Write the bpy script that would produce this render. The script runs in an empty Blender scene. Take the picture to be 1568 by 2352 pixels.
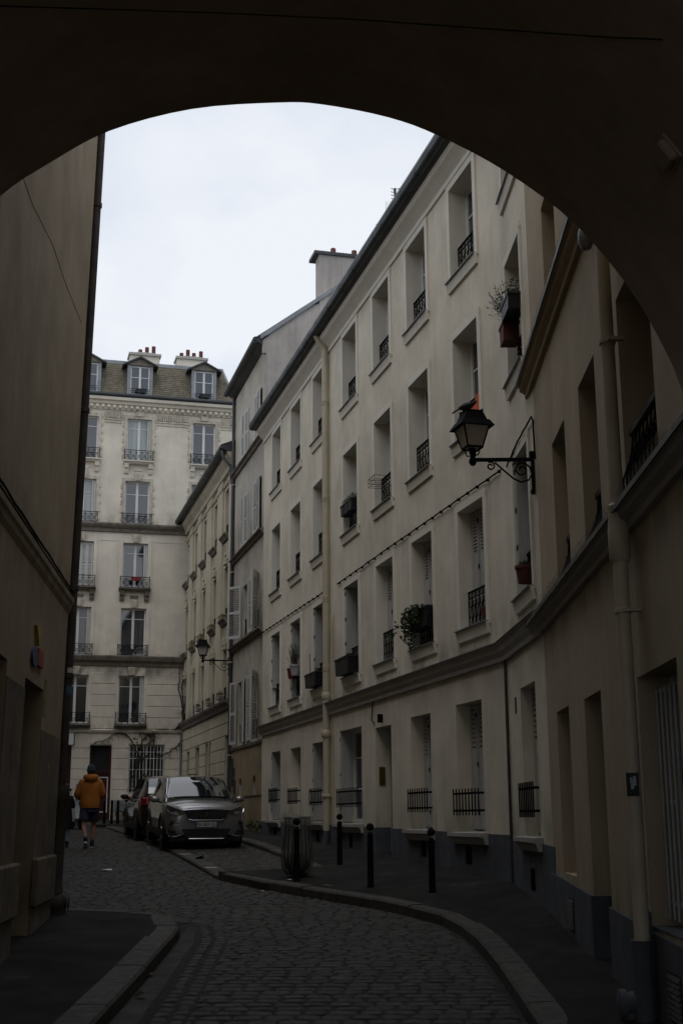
import bpy, math, random
from mathutils import Matrix, Vector
R = math.radians
rnd = random.Random(7)
C = bpy.context.scene.collection
SC = bpy.context.scene
# ------------------------------------------------------------------ camera
FPX, PITCH, ROLL, CZ = 2920.0, R(13.47), R(0.3825), 1.65
cam = bpy.data.cameras.new('camera')
cam.sensor_fit = 'HORIZONTAL'; cam.sensor_width = 36.0; cam.lens = 36.0*FPX/1568.0
cam.clip_start = 0.05; cam.clip_end = 2000
co = bpy.data.objects.new('camera', cam); C.objects.link(co)
co.matrix_world = Matrix.Translation((0, 0, CZ)) @ Matrix.Rotation(R(90)+PITCH, 4, 'X') @ Matrix.Rotation(-ROLL, 4, 'Z')
SC.camera = co
# ------------------------------------------------------------------ sky, sun, exposure
SUN_EL, SUN_AZ = R(62), R(200)
w = bpy.data.worlds.new('World'); SC.world = w; w.use_nodes = True
nt = w.node_tree; nt.nodes.clear()
def nd(t, typ, ins=None, **kw):
    n = t.nodes.new(typ)
    for k, v in kw.items(): setattr(n, k, v)
    for k, v in (ins or {}).items():
        s = n.inputs[k]
        if isinstance(v, bpy.types.NodeSocket): t.links.new(v, s)
        else: s.default_value = v
    return n
def ramp(t, fac, stops):
    n = nd(t, 'ShaderNodeValToRGB', {0: fac}); e = n.color_ramp.elements
    while len(e) < len(stops): e.new(0.5)
    for i, (p, c) in enumerate(stops):
        e[i].position = p; e[i].color = (c, c, c, 1) if not isinstance(c, tuple) else (*c, 1)
    return n.outputs[0]
sky = nd(nt, 'ShaderNodeTexSky', sky_type='NISHITA', sun_disc=False, sun_elevation=SUN_EL, sun_rotation=SUN_AZ)
tc = nd(nt, 'ShaderNodeTexCoord')
mp = nd(nt, 'ShaderNodeMapping', {0: tc.outputs['Generated'], 'Scale': (1.0, 1.0, 1.6)})
cl = nd(nt, 'ShaderNodeTexNoise', {'Vector': mp.outputs[0], 'Scale': 2.4, 'Detail': 6.0, 'Roughness': 0.48})
cloud = ramp(nt, cl.outputs[0], [(0.40, (5.3, 5.8, 6.65)), (0.5, (6.5, 6.95, 7.7)), (0.59, (7.7, 7.95, 8.4))])
mx = nd(nt, 'ShaderNodeMix', {0: 0.92, 6: sky.outputs[0], 7: cloud}, data_type='RGBA')
bg = nd(nt, 'ShaderNodeBackground', {0: mx.outputs[2], 1: 0.1})
wo = nd(nt, 'ShaderNodeOutputWorld', {0: bg.outputs[0]})
sl = bpy.data.lights.new('sun', 'SUN'); sl.energy = 0.5; sl.angle = R(50); sl.color = (1.0, 0.96, 0.9)
so = bpy.data.objects.new('sun', sl); C.objects.link(so)
d = Vector((math.sin(SUN_AZ)*math.cos(SUN_EL), math.cos(SUN_AZ)*math.cos(SUN_EL), math.sin(SUN_EL)))
so.rotation_euler = d.to_track_quat('Z', 'Y').to_euler()
so.location = (0, 0, 40)
SC.view_settings.view_transform = 'Standard'; SC.view_settings.look = 'None'
SC.view_settings.gamma = 1; SC.view_settings.use_curve_mapping = False
SC.view_settings.exposure = 0.26
# ------------------------------------------------------------------ pixel helper (photo pixel on a 1568-wide copy -> ray)
def ray(x, y):
    a = (x-784)/FPX; b = (1176-y)/FPX; cr, sr = math.cos(ROLL), math.sin(ROLL)
    u = a*cr+b*sr; v = -a*sr+b*cr; c, s = math.cos(PITCH), math.sin(PITCH)
    return Vector((u, c-v*s, s+v*c))
def on_plane(fr, x, y):
    """local (x, z) on the y=0 face of a frame (matrix) seen at photo pixel x, y"""
    inv = fr.inverted(); o = inv @ Vector((0, 0, CZ)); r = (inv.to_3x3() @ ray(x, y))
    t = -o.y/r.y; q = o + r*t
    return q.x, q.z
# ------------------------------------------------------------------ ground heights
def zr(Y):
    if Y < 9: return 0.0
    if Y < 30: return 0.047*Y-0.42
    return 0.99+0.0205*(Y-30)
# ------------------------------------------------------------------ frames
def frame(x, y, ang): return Matrix.Translation((x, y, 0)) @ Matrix.Rotation(ang, 4, 'Z')
ANG = math.atan2(-0.96665, 0.25609)
FW = frame(-1.7013, 33.48, ANG)                       # white house: x along the wall to the right, y into the wall
FH = frame(-6.42, 51.2, R(14.84))                     # back building
FN = frame(2.45, 15.4, math.atan2(-1, -0.03))         # near right house
FB = frame(2.345, 18.2, math.atan2(-2.8, 0.105))      # bent bay of the white house
FL = frame(-3.6, 16.1, math.atan2(0.995, -0.095)) @ Matrix.Rotation(R(1.0), 4, 'X')
# ------------------------------------------------------------------ materials
def mat(name, col, rough=0.85, noise=0.12, scale=2.5, streak=0.0, bump=0.15, bscale=45, metal=0.0, ior=1.45,
        island=0.0, stain=None, levels=(), coat=0.0, low=1.2, warm=0.0, alpha=1.0, blot=0.0):
    m = bpy.data.materials.new(name); m.use_nodes = True; t = m.node_tree
    p = t.nodes['Principled BSDF']
    pos = nd(t, 'ShaderNodeNewGeometry')
    P = pos.outputs['Position']
    n1 = nd(t, 'ShaderNodeTexNoise', {'Vector': P, 'Scale': scale, 'Detail': 6.0, 'Roughness': 0.6}).outputs[0]
    a = tuple(c*(1-noise) for c in col); b = tuple(min(1, c*(1+noise)) for c in col)
    c = ramp(t, n1, [(0.3, a), (0.7, b)])
    def mul(c, fac):   # multiply colour by a grey factor socket
        return nd(t, 'ShaderNodeMix', {0: 1.0, 6: c, 7: fac}, data_type='RGBA', blend_type='MULTIPLY').outputs[2]
    if streak:
        v = nd(t, 'ShaderNodeMapping', {0: P, 'Scale': (7, 7, 0.35)}).outputs[0]
        n2 = nd(t, 'ShaderNodeTexNoise', {'Vector': v, 'Scale': 1.0, 'Detail': 5.0, 'Roughness': 0.65}).outputs[0]
        c = mul(c, ramp(t, n2, [(0.28, 1-streak), (0.62, 1.0)]))
    if blot:
        n4 = nd(t, 'ShaderNodeTexNoise', {'Vector': P, 'Scale': 0.55, 'Detail': 8.0, 'Roughness': 0.62}).outputs[0]
        c = mul(c, ramp(t, n4, [(0.36, 1-blot), (0.6, 1.0)]))
    if stain:
        sc, amt, scol = stain
        n3 = nd(t, 'ShaderNodeTexNoise', {'Vector': P, 'Scale': sc, 'Detail': 9.0, 'Roughness': 0.7}).outputs[0]
        f = ramp(t, n3, [(1-amt, 0.0), (1-amt+0.09, 1.0)])
        c = nd(t, 'ShaderNodeMix', {0: f, 6: c, 7: (*scol, 1)}, data_type='RGBA').outputs[2]
    if levels:           # grime resting above ledges and under sills, ragged by noise
        z = nd(t, 'ShaderNodeSeparateXYZ', {0: P}).outputs[2]
        v = nd(t, 'ShaderNodeMapping', {0: P, 'Scale': (1.6, 1.6, 0.7)}).outputs[0]
        nn = nd(t, 'ShaderNodeTexNoise', {'Vector': v, 'Scale': 1.3, 'Detail': 8.0, 'Roughness': 0.65}).outputs[0]
        for z0, h, amt in levels:
            dz = nd(t, 'ShaderNodeMath', {0: z, 1: z0}, operation='SUBTRACT').outputs[0]
            dz = nd(t, 'ShaderNodeMath', {0: dz}, operation='ABSOLUTE').outputs[0]
            q = nd(t, 'ShaderNodeMapRange', {0: dz, 1: 0.0, 2: h, 3: 1.0, 4: 0.0}).outputs[0]
            s = nd(t, 'ShaderNodeMapRange', {0: nn, 1: 0.42, 2: 0.66, 3: 0.0, 4: 1.0}).outputs[0]
            g = nd(t, 'ShaderNodeMath', {0: q, 1: s}, operation='MULTIPLY').outputs[0]
            g = nd(t, 'ShaderNodeMapRange', {0: g, 1: 0.0, 2: 0.8, 3: 1.0, 4: 1-amt}).outputs[0]
            c = mul(c, g)
    if island:
        oi = nd(t, 'ShaderNodeObjectInfo')
        s = nd(t, 'ShaderNodeMath', {0: pos.outputs['Random Per Island'], 1: oi.outputs['Random']}, operation='ADD').outputs[0]
        s = nd(t, 'ShaderNodeMath', {0: s}, operation='FRACT').outputs[0]
        c = mul(c, ramp(t, s, [(0.0, (1-island, 1-island, 1-island*0.95)), (0.5, (1-island*.45, 1-island*.5, 1-island*.55)), (1.0, 1.0)]))
    t.links.new(c, p.inputs['Base Color'])
    p.inputs['Roughness'].default_value = rough
    if rough > 0.3:
        rr = nd(t, 'ShaderNodeMapRange', {0: n1, 1: 0.3, 2: 0.7, 3: min(1, rough+0.08), 4: rough-0.1}).outputs[0]
        t.links.new(rr, p.inputs['Roughness'])
    p.inputs['Metallic'].default_value = metal; p.inputs['IOR'].default_value = ior
    p.inputs['Coat Weight'].default_value = coat; p.inputs['Coat Roughness'].default_value = 0.05
    p.inputs['Alpha'].default_value = alpha
    if bump:
        nb = nd(t, 'ShaderNodeTexNoise', {'Vector': P, 'Scale': bscale, 'Detail': 5.0, 'Roughness': 0.65}).outputs[0]
        nb2 = nd(t, 'ShaderNodeTexNoise', {'Vector': P, 'Scale': bscale*0.08, 'Detail': 3.0}).outputs[0]
        sm = nd(t, 'ShaderNodeMath', {0: nb2, 1: low, 2: nb}, operation='MULTIPLY_ADD').outputs[0]
        bm = nd(t, 'ShaderNodeBump', {'Strength': bump, 'Distance': 0.02, 'Height': sm})
        t.links.new(bm.outputs[0], p.inputs['Normal'])
    return m
M = dict(
 white=mat('white_render', (.75, .685, .56), streak=.08, noise=.08, scale=1.1, blot=.13, levels=[(4.1, .55, .45), (1.45, .5, .35), (12.2, .4, .2), (.9, .4, .4)], bump=.25),
 beige=mat('beige_render', (.46, .375, .26), streak=.12, noise=.08, scale=1.2, blot=.10, levels=[(3.8, .6, .3), (.8, .6, .35)], bump=.22),
 ochre=mat('ochre_render', (.35, .275, .18), streak=.10, noise=.12, scale=1.4, blot=.22, levels=[(4.3, .6, .4), (0.6, 1.6, .5)], stain=(2.2, .36, (.30, .29, .27)), bump=.35),
 dirty=mat('weathered_render', (.54, .495, .42), streak=.26, noise=.13, scale=1.3, blot=.24, levels=[(12.7, .9, .4), (9.85, 1.0, .45), (6.95, 1.0, .5)], bump=.35),
 tan=mat('tan_render', (.36, .275, .17), streak=.15, noise=.15, blot=.18, stain=(2.6, .37, (.42, .40, .36)), levels=[(1.4, .9, .4)], bump=.3),
 cream=mat('cream_render', (.57, .51, .39), streak=.18, noise=.10, scale=1.5, blot=.14, levels=[(5.3, .6, .5), (13.2, .5, .3)], bump=.25),
 stone=mat('pale_stone', (.74, .68, .575), streak=.08, noise=.09, scale=1.2, blot=.16, levels=[(13.4, .6, .35), (8.0, .7, .45), (7.3, .5, .6), (5.1, .5, .4)], stain=(1.5, .33, (.46, .415, .34)), bump=.25),
 carved=mat('carved_stone', (.60, .545, .45), noise=.22, scale=5, streak=.4, bump=.5, bscale=30),
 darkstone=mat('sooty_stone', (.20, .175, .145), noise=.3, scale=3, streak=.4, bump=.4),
 trim=mat('white_trim', (.76, .715, .62), streak=.07, noise=.05, bump=.12),
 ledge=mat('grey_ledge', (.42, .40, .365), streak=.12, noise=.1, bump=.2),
 plinth=mat('slate_grey_paint', (.085, .092, .105), streak=.2, noise=.2, scale=3, bump=.2, stain=(3, .3, (.17, .165, .155))),
 zinc=mat('zinc', (.22, .235, .245), rough=.5, noise=.2, metal=.35, bump=.08),
 zincdark=mat('dark_zinc', (.05, .055, .058), rough=.5, noise=.25, metal=.3, bump=.08),
 iron=mat('black_iron', (.008, .008, .009), rough=.8, noise=.3, bump=.05, ior=1.16),
 rust=mat('brown_cast_iron', (.055, .045, .036), rough=.7, noise=.35, scale=6, streak=.3, bump=.3),
 pipe=mat('painted_pipe', (.52, .455, .34), rough=.55, noise=.1, streak=.12, bump=.05),
 pvc=mat('white_frame', (.66, .67, .67), rough=.45, noise=.04, bump=0),
 shutter=mat('pale_shutter', (.50, .495, .47), rough=.6, noise=.10, streak=.18, bump=.05),
 slat=mat('white_shutter', (.54, .535, .51), rough=.6, noise=.08, streak=.12, bump=.05),
 glass=mat('window_glass', (.012, .016, .022), rough=.04, noise=.3, bump=.02, bscale=1.2, ior=2.0),
 curtain=mat('net_curtain_glass', (.30, .335, .325), rough=.2, noise=.06, streak=.45, bump=0, ior=1.9),
 blind=mat('drawn_blind_glass', (.16, .17, .17), rough=.2, noise=.1, streak=.3, bump=0, ior=1.9),
 tile=mat('brown_roof_tile', (.215, .19, .14), rough=.85, noise=.14, scale=3, island=.30, bump=.3, streak=.25),
 terra=mat('terracotta', (.13, .042, .03), rough=.8, noise=.2, scale=6, streak=.3, bump=.2),
 sett=mat('granite_sett', (.053, .0495, .0455), rough=.72, ior=1.34, noise=.25, scale=14, island=.42, bump=.35, bscale=70, low=.25, stain=(1.2, .36, (.045, .043, .041))),
 bed=mat('sett_joint_sand', (.024, .0215, .019), rough=.95, noise=.3, scale=12, bump=.6, bscale=90),
 granite=mat('granite_kerb', (.058, .054, .048), rough=.75, noise=.25, scale=9, island=.38, bump=.4, bscale=60, stain=(1.4, .38, (.085, .08, .075))),
 asphalt=mat('worn_asphalt', (.022, .0208, .0192), rough=.95, ior=1.3, noise=.3, scale=2.0, bump=.5, bscale=160, low=.3, stain=(1.1, .40, (.05, .047, .043)), blot=.35),
 concrete=mat('stained_concrete', (.043, .041, .038), rough=.85, noise=.4, scale=3, bump=.4, blot=.4),
 dark=mat('dark_opening', (.012, .012, .013), rough=.8, noise=.3, bump=0),
 door=mat('dark_blue_door', (.018, .022, .028), rough=.35, noise=.2, bump=.05),
 reddoor=mat('oxblood_door', (.045, .006, .006), rough=.4, noise=.3, bump=.05),
 brass=mat('aged_brass', (.17, .12, .035), rough=.45, metal=.6, noise=.25, bump=0),
 leaf=mat('leaf_green', (.045, .075, .022), rough=.55, noise=.4, scale=20, island=.5, bump=0),
 twig=mat('twig_brown', (.05, .038, .026), rough=.9, noise=.3, bump=.2),
 plastic=mat('black_plastic', (.012, .012, .014), rough=.5, noise=.3, bump=0),
 soot=mat('passage_render', (.44, .34, .235), streak=.15, noise=.12, scale=1.5, blot=.2, bump=.3),
 peel=mat('peeling_grey_paint', (.17, .14, .10), noise=.25, scale=2.2, streak=.25, blot=.3, stain=(3.5, .42, (.26, .205, .135)), bump=.5, bscale=25),
 gable=mat('grey_gable_render', (.47, .435, .40), streak=.22, noise=.10, scale=1.5, blot=.22, bump=.3),
 orange=mat('orange_cloth', (.62, .11, .02), rough=.85, noise=.12, bump=.1),
 lampglass=mat('frosted_lamp_glass', (.50, .49, .45), rough=.25, noise=.12, streak=.2, bump=0),
 paper=mat('white_paper', (.55, .55, .55), rough=.8, noise=.1, bump=0),
)
# ------------------------------------------------------------------ mesh builder
CUR = [Matrix.Identity(4)]
class MB:
    def __init__(s): s.v = []; s.f = []; s.m = []
    def add(s, vs, fs, mi=0):
        o = len(s.v); s.v += [tuple(v) for v in vs]
        s.f += [tuple(i+o for i in f) for f in fs]; s.m += [mi]*len(fs); return s
    def box(s, x0, x1, y0, y1, z0, z1, mi=0):
        return s.add([(x0,y0,z0),(x1,y0,z0),(x1,y1,z0),(x0,y1,z0),(x0,y0,z1),(x1,y0,z1),(x1,y1,z1),(x0,y1,z1)],
                     [(3,2,1,0),(4,5,6,7),(0,1,5,4),(1,2,6,5),(2,3,7,6),(3,0,4,7)], mi)
    def cbox(s, x0, x1, y0, y1, z0, z1, c=.01, mi=0):   # box with chamfered edges
        vs = []; idx = {}
        for i, (sx, xa) in enumerate(((1, x0), (-1, x1))):
            for j, (sy, ya) in enumerate(((1, y0), (-1, y1))):
                for k, (sz, za) in enumerate(((1, z0), (-1, z1))):
                    for a in range(3):
                        q = [xa+sx*c, ya+sy*c, za+sz*c]; q[a] = (xa, ya, za)[a]
                        idx[i, j, k, a] = len(vs); vs.append(q)
        fs = []
        for i in (0, 1): fs.append(tuple(idx[i, j, k, 0] for j, k in ((0,0),(0,1),(1,1),(1,0))))
        for j in (0, 1): fs.append(tuple(idx[i, j, k, 1] for i, k in ((0,0),(1,0),(1,1),(0,1))))
        for k in (0, 1): fs.append(tuple(idx[i, j, k, 2] for i, j in ((0,0),(0,1),(1,1),(1,0))))
        for j in (0, 1):
            for k in (0, 1): fs.append((idx[0,j,k,1], idx[1,j,k,1], idx[1,j,k,2], idx[0,j,k,2]))
        for i in (0, 1):
            for k in (0, 1): fs.append((idx[i,0,k,0], idx[i,1,k,0], idx[i,1,k,2], idx[i,0,k,2]))
        for i in (0, 1):
            for j in (0, 1): fs.append((idx[i,j,0,0], idx[i,j,1,0], idx[i,j,1,1], idx[i,j,0,1]))
        for i in (0, 1):
            for j in (0, 1):
                for k in (0, 1): fs.append((idx[i,j,k,0], idx[i,j,k,1], idx[i,j,k,2]))
        return s.add(vs, fs, mi)
    def tube(s, pts, r, n=6, mi=0, cap=True):
        pts = [Vector(p) for p in pts]; rs = r if isinstance(r, (list, tuple)) else [r]*len(pts)
        rings = []; up = None
        for i, p in enumerate(pts):
            t = (pts[min(i+1, len(pts)-1)]-pts[max(i-1, 0)])
            if t.length < 1e-9: t = Vector((0, 0, 1))
            t.normalize()
            if up is None:
                up = Vector((0, 0, 1)) if abs(t.z) < .9 else Vector((1, 0, 0))
            a = t.cross(up); a.normalize(); b = a.cross(t); up = b
            rings.append([p+(a*math.cos(2*math.pi*k/n)+b*math.sin(2*math.pi*k/n))*rs[i] for k in range(n)])
        vs = [q for g in rings for q in g]; fs = []
        for i in range(len(pts)-1):
            for k in range(n):
                fs.append((i*n+k, i*n+(k+1) % n, (i+1)*n+(k+1) % n, (i+1)*n+k))
        if cap and n > 2: fs += [tuple(range(n))[::-1], tuple(range((len(pts)-1)*n, len(pts)*n))]
        return s.add(vs, fs, mi)
    def lathe(s, prof, c=(0, 0, 0), n=16, ax='z', mi=0, sx=1, sy=1):
        vs = []; fs = []
        for (r, h) in prof:
            for k in range(n):
                a = 2*math.pi*k/n; x, y = r*math.cos(a)*sx, r*math.sin(a)*sy
                q = (x, y, h) if ax == 'z' else ((h, x, y) if ax == 'x' else (x, h, y))
                vs.append((q[0]+c[0], q[1]+c[1], q[2]+c[2]))
        m = len(prof)
        for i in range(m-1):
            for k in range(n): fs.append((i*n+k, i*n+(k+1) % n, (i+1)*n+(k+1) % n, (i+1)*n+k))
        if prof[0][0] > 1e-6: fs.append(tuple(range(n))[::-1])
        if prof[-1][0] > 1e-6: fs.append(tuple(range((m-1)*n, m*n)))
        return s.add(vs, fs, mi)
    def extr(s, prof, x0, x1, mi=0, ax='x'):   # profile (y, z) swept along x, or (x, z) along y
        n = len(prof)
        if ax == 'x': vs = [(x0, a, b) for a, b in prof]+[(x1, a, b) for a, b in prof]
        elif ax == 'y': vs = [(a, x0, b) for a, b in prof]+[(a, x1, b) for a, b in prof]
        else: vs = [(a, b, x0) for a, b in prof]+[(a, b, x1) for a, b in prof]
        fs = [(i, (i+1) % n, n+(i+1) % n, n+i) for i in range(n)]+[tuple(range(n))[::-1], tuple(range(n, 2*n))]
        return s.add(vs, fs, mi)
    def ball(s, c, r, n=10, mi=0, sx=1, sy=1, sz=1):
        pr = [(max(0, math.sin(math.pi*i/(n//2+2)))*r, -math.cos(math.pi*i/(n//2+2))*r*sz) for i in range(n//2+3)]
        return s.lathe(pr, c, n, 'z', mi, sx, sy)
    def build(s, name, m, parent=None, smooth=False, M4=None, **pr):
        me = bpy.data.meshes.new(name); T = CUR[0] if M4 is None else M4
        vs = s.v if T == Matrix.Identity(4) else [tuple(T @ Vector(v)) for v in s.v]
        me.from_pydata(vs, [], s.f)
        ms = m if isinstance(m, (list, tuple)) else [m]
        for q in ms: me.materials.append(q)
        if len(ms) > 1: me.polygons.foreach_set('material_index', s.m)
        if smooth: me.polygons.foreach_set('use_smooth', [True]*len(me.polygons))
        o = bpy.data.objects.new(name, me); C.objects.link(o)
        if smooth and smooth != 'all':
            md = o.modifiers.new('edges', 'EDGE_SPLIT'); md.split_angle = R(40)
        if parent is not None: o.parent = parent
        for k, v in pr.items(): o[k] = v
        return o
def fixn(o):   # consistent outward normals
    import bmesh
    b = bmesh.new(); b.from_mesh(o.data); bmesh.ops.recalc_face_normals(b, faces=b.faces); b.to_mesh(o.data); b.free(); return o
def empty(name, mtx, label, cat, group=None):
    o = bpy.data.objects.new(name, None); C.objects.link(o); o.matrix_world = mtx
    o['label'] = label; o['category'] = cat
    if group: o['group'] = group
    return o
def tag(o, label, cat, group=None):
    o['label'] = label; o['category'] = cat
    if group: o['group'] = group
    return o
def at(x, y, z, ang=0): return Matrix.Translation((x, y, z)) @ Matrix.Rotation(ang, 4, 'Z')
# ------------------------------------------------------------------ facade helpers
def wall(x0, x1, z0, z1, ops, dep, back=7.0, side=True):
    """front face at y=0 with real openings, reveals dep deep, closed sides and back"""
    b = MB()
    xs = sorted({x0, x1, *[o[0] for o in ops], *[o[1] for o in ops]}); zs = sorted({z0, z1, *[o[2] for o in ops], *[o[3] for o in ops]})
    xs = [x for x in xs if x0 <= x <= x1]; zs = [z for z in zs if z0 <= z <= z1]
    for i in range(len(xs)-1):
        for j in range(len(zs)-1):
            cx, cz = (xs[i]+xs[i+1])/2, (zs[j]+zs[j+1])/2
            if any(o[0] < cx < o[1] and o[2] < cz < o[3] for o in ops): continue
            b.add([(xs[i], 0, zs[j]), (xs[i+1], 0, zs[j]), (xs[i+1], 0, zs[j+1]), (xs[i], 0, zs[j+1])], [(0, 1, 2, 3)])
    for o in ops:
        a, c, e, f = o[:4]; d = o[4] if len(o) > 4 else dep; e = max(e, z0)
        b.add([(a,0,e),(c,0,e),(c,0,f),(a,0,f),(a,d,e),(c,d,e),(c,d,f),(a,d,f)], [(0,3,7,4),(1,5,6,2),(3,2,6,7),(0,4,5,1)], 1 if f > 4 else 0)
    if side:
        b.add([(x0,0,z0),(x1,0,z0),(x1,back,z0),(x0,back,z0),(x0,0,z1),(x1,0,z1),(x1,back,z1),(x0,back,z1)],
              [(0,4,7,3),(1,2,6,5),(2,3,7,6),(4,5,6,7)])
    return b
def win(bld, x0, x1, z0, z1, y, trans=(.72,), glass=None, fm=None, th=.055, mull=True, name='window', mth=.075):
    f = MB(); fm = fm or M['pvc']
    glass = glass or M['glass']; gl = glass if isinstance(glass, (list, tuple)) else [glass, glass]
    f.box(x0, x0+th, y-.02, y+.04, z0, z1); f.box(x1-th, x1, y-.02, y+.04, z0, z1)
    f.box(x0+th, x1-th, y-.018, y+.038, z1-th, z1); f.box(x0+th, x1-th, y-.018, y+.038, z0, z0+th*1.4)
    xm = (x0+x1)/2; leaves = [(x0+th, xm-mth/2), (xm+mth/2, x1-th)] if mull else [(x0+th, x1-th)]
    if mull: f.box(xm-mth/2, xm+mth/2, y-.028, y+.03, z0+th, z1-th)
    for t in trans:
        zt = z0+(z1-z0)*t
        for a, c in leaves: f.box(a, c, y-.008, y+.02, zt-.014, zt+.014)
    o = f.build(name, fm, bld)
    for i, (a, c) in enumerate(leaves):
        MB().box(a, c, y+.012, y+.026, z0+th*1.4, z1-th).build('pane', gl[i], o)
    return o
def arc(cx, cz, r, a0, a1, y, n=7, sx=1):
    return [(cx+sx*r*math.cos(a0+(a1-a0)*i/n), y, cz+r*math.sin(a0+(a1-a0)*i/n)) for i in range(n+1)]
def scroll_rail(x0, x1, y, z0, z1, t=.011):
    b = MB(); b.box(x0, x1, y-t*1.3, y+t*1.3, z1-.025, z1); b.box(x0, x1, y-t, y+t, z0, z0+.02); b.box(x0, x1, y-t*.8, y+t*.8, z1-.12, z1-.105)
    n = max(3, round((x1-x0)/.15)); w = (x1-x0)/n; h = z1-z0
    for i in range(n+1): b.box(x0+i*w-t*.7, x0+i*w+t*.7, y-t*.7, y+t*.7, z0, z1)
    for i in range(n):
        c = x0+(i+.5)*w; r = w*.30
        b.tube(arc(c, z0+h*.18, r, -2.2, 3.3, y), t*.6, 4); b.tube(arc(c, z0+h*.62, r, 1.0, 6.3, y), t*.6, 4)
        b.tube([(c-r, y, z0+h*.2), (c+r*.2, y, z0+h*.4), (c+r, y, z0+h*.62)], t*.6, 4); b.tube(arc(c, z1-.062, .035, 0, 6.28, y, 6), t*.5, 4)
    return b
def cross_rail(x0, x1, y, z0, z1, t=.010, ret=0):
    b = MB(); b.box(x0, x1, y-t*1.2, y+t*1.2, z1-.022, z1); b.box(x0, x1, y-t, y+t, z0, z0+.018)
    n = 5; w = (x1-x0)/n; zt = z1-.09
    b.box(x0, x1, y-t*.7, y+t*.7, zt-.01, zt)
    for i in range(n+1): b.box(x0+i*w-t*.8, x0+i*w+t*.8, y-t*.8, y+t*.8, z0, z1+(.04 if i in (0, n) else 0))
    for i in range(n):
        a, c = x0+i*w, x0+(i+1)*w
        b.tube([(a, y, z0+.02), (c, y, zt)], t*.6, 4); b.tube([(c, y, z0+.02), (a, y, zt)], t*.6, 4)
        b.tube(arc((a+c)/2, (z0+zt)/2, w*.26, 0, 6.28, y, 8), t*.6, 4)
    if ret:
        for x in (x0, x1): b.box(x-t, x+t, y, y+ret, z1-.02, z1); b.box(x-t, x+t, y, y+ret, z0, z0+.018); b.box(x-t*.8, x+t*.8, y+ret*.5, y+ret*.5+.016, z0, z1)
    return b
def bar_grille(bld, x0, x1, y, z0, z1, n):
    h = z1-z0; b = MB()
    for zz in (z0+h*.18, z1-h*.18): b.box(x0, x1+.06, y-.006, y+.012, zz-.016, zz+.016); b.box(x1+.04, x1+.06, y, .03, zz-.016, zz+.016); b.box(x0, x0+.02, y, .03, zz-.014, zz+.014)
    g = b.build('window_grille', M['iron'], bld)
    for i in range(n):
        x = x0+.01+(x1-x0-.02)*i/(n-1); MB().box(x-.009, x+.009, y-.02, y-.004, z0, z1).build('bar', M['iron'], g)
    return g
def louvre(w, h, n, t=.035, mid=True, back=True):
    """louvred shutter leaf, x 0..w, y 0..t, z 0..h"""
    b = MB(); st = .06
    b.box(0, st, 0, t, 0, h); b.box(w-st, w, 0, t, 0, h); b.box(st, w-st, .001, t-.001, 0, .09); b.box(st, w-st, .001, t-.001, h-.07, h)
    if mid: b.box(st, w-st, .001, t-.001, h*.47, h*.47+.08)
    for i in range(n):
        z = .10+(h-.2)*i/(n-1)
        if mid and h*.47-.03 < z < h*.47+.10: continue
        b.add([(st,.002,z-.016),(w-st,.002,z-.016),(w-st,.010,z+.020),(st,.010,z+.020),(st,.008,z-.018),(w-st,.008,z-.018),(w-st,t,z+.018),(st,t,z+.018)],
              [(0,1,2,3),(7,6,5,4),(0,4,5,1),(2,6,7,3)])
    if back: b.box(st*.9, w-st*.9, t+.02, t+.022, .02, h-.02, 1)
    return b
def slotted(w, h, n=11):
    """plain folding shutter leaf with a band of slots near its top"""
    b = MB(); b.box(0, w, 0, .022, 0, h); b.box(0, .016, -.006, 0, 0, h); b.box(w-.016, w, -.006, 0, 0, h)
    for i in range(n):
        z = h*.66+h*.30*i/(n-1); b.box(w*.24, w*.76, -.004, .003, z, z+.012, 1); b.box(w*.22, w*.78, -.016, -.001, z+.013, z+.021)
    for z in (h*.12, h*.5, h*.9): b.box(w-.012, w+.012, -.012, .004, z, z+.07, 1)
    return b
def leaf_at(bld, mb, x, y, z, ang, mats, name='shutter', label=None):
    o = mb.build(name, mats, bld, M4=CUR[0] @ at(x, y, z, ang))
    if label: o['label'] = label
    return o
def spikes(x0, x1, y, z, step=.045):
    b = MB()
    x = x0
    while x < x1:
        for dy, dx in ((-.05, .01), (0, -.015), (.05, .012)):
            b.tube([(x, y, z), (x+dx, y+dy, z+.10+rnd.random()*.02)], .0014, 3, cap=False)
        x += step
    return b
def downpipe(bld, x, y, z0, z1, r, m, collars, name='downpipe', ctype=0):
    b = MB(); b.tube([(x, y, z0), (x, y, z1)], r, 14); o = b.build(name, m, bld, smooth=True)
    for z in collars:
        c = MB()
        if ctype == 0:
            for k in range(3): c.lathe([(r, z+k*.045), (r+.009, z+k*.045+.005), (r+.009, z+k*.045+.02), (r, z+k*.045+.025)], (x, y, 0), 14)
        else: c.lathe([(r, z), (r+.012, z+.004), (r+.012, z+.035), (r, z+.04)], (x, y, 0), 14); c.box(x+r*.7, x+r+.05, y-.012, -.0 if y < 0 else y+.05, z+.006, z+.03)
        c.build('pipe_clamp', m if ctype == 0 else M['pipe'], o, smooth=True)
    return o
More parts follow.
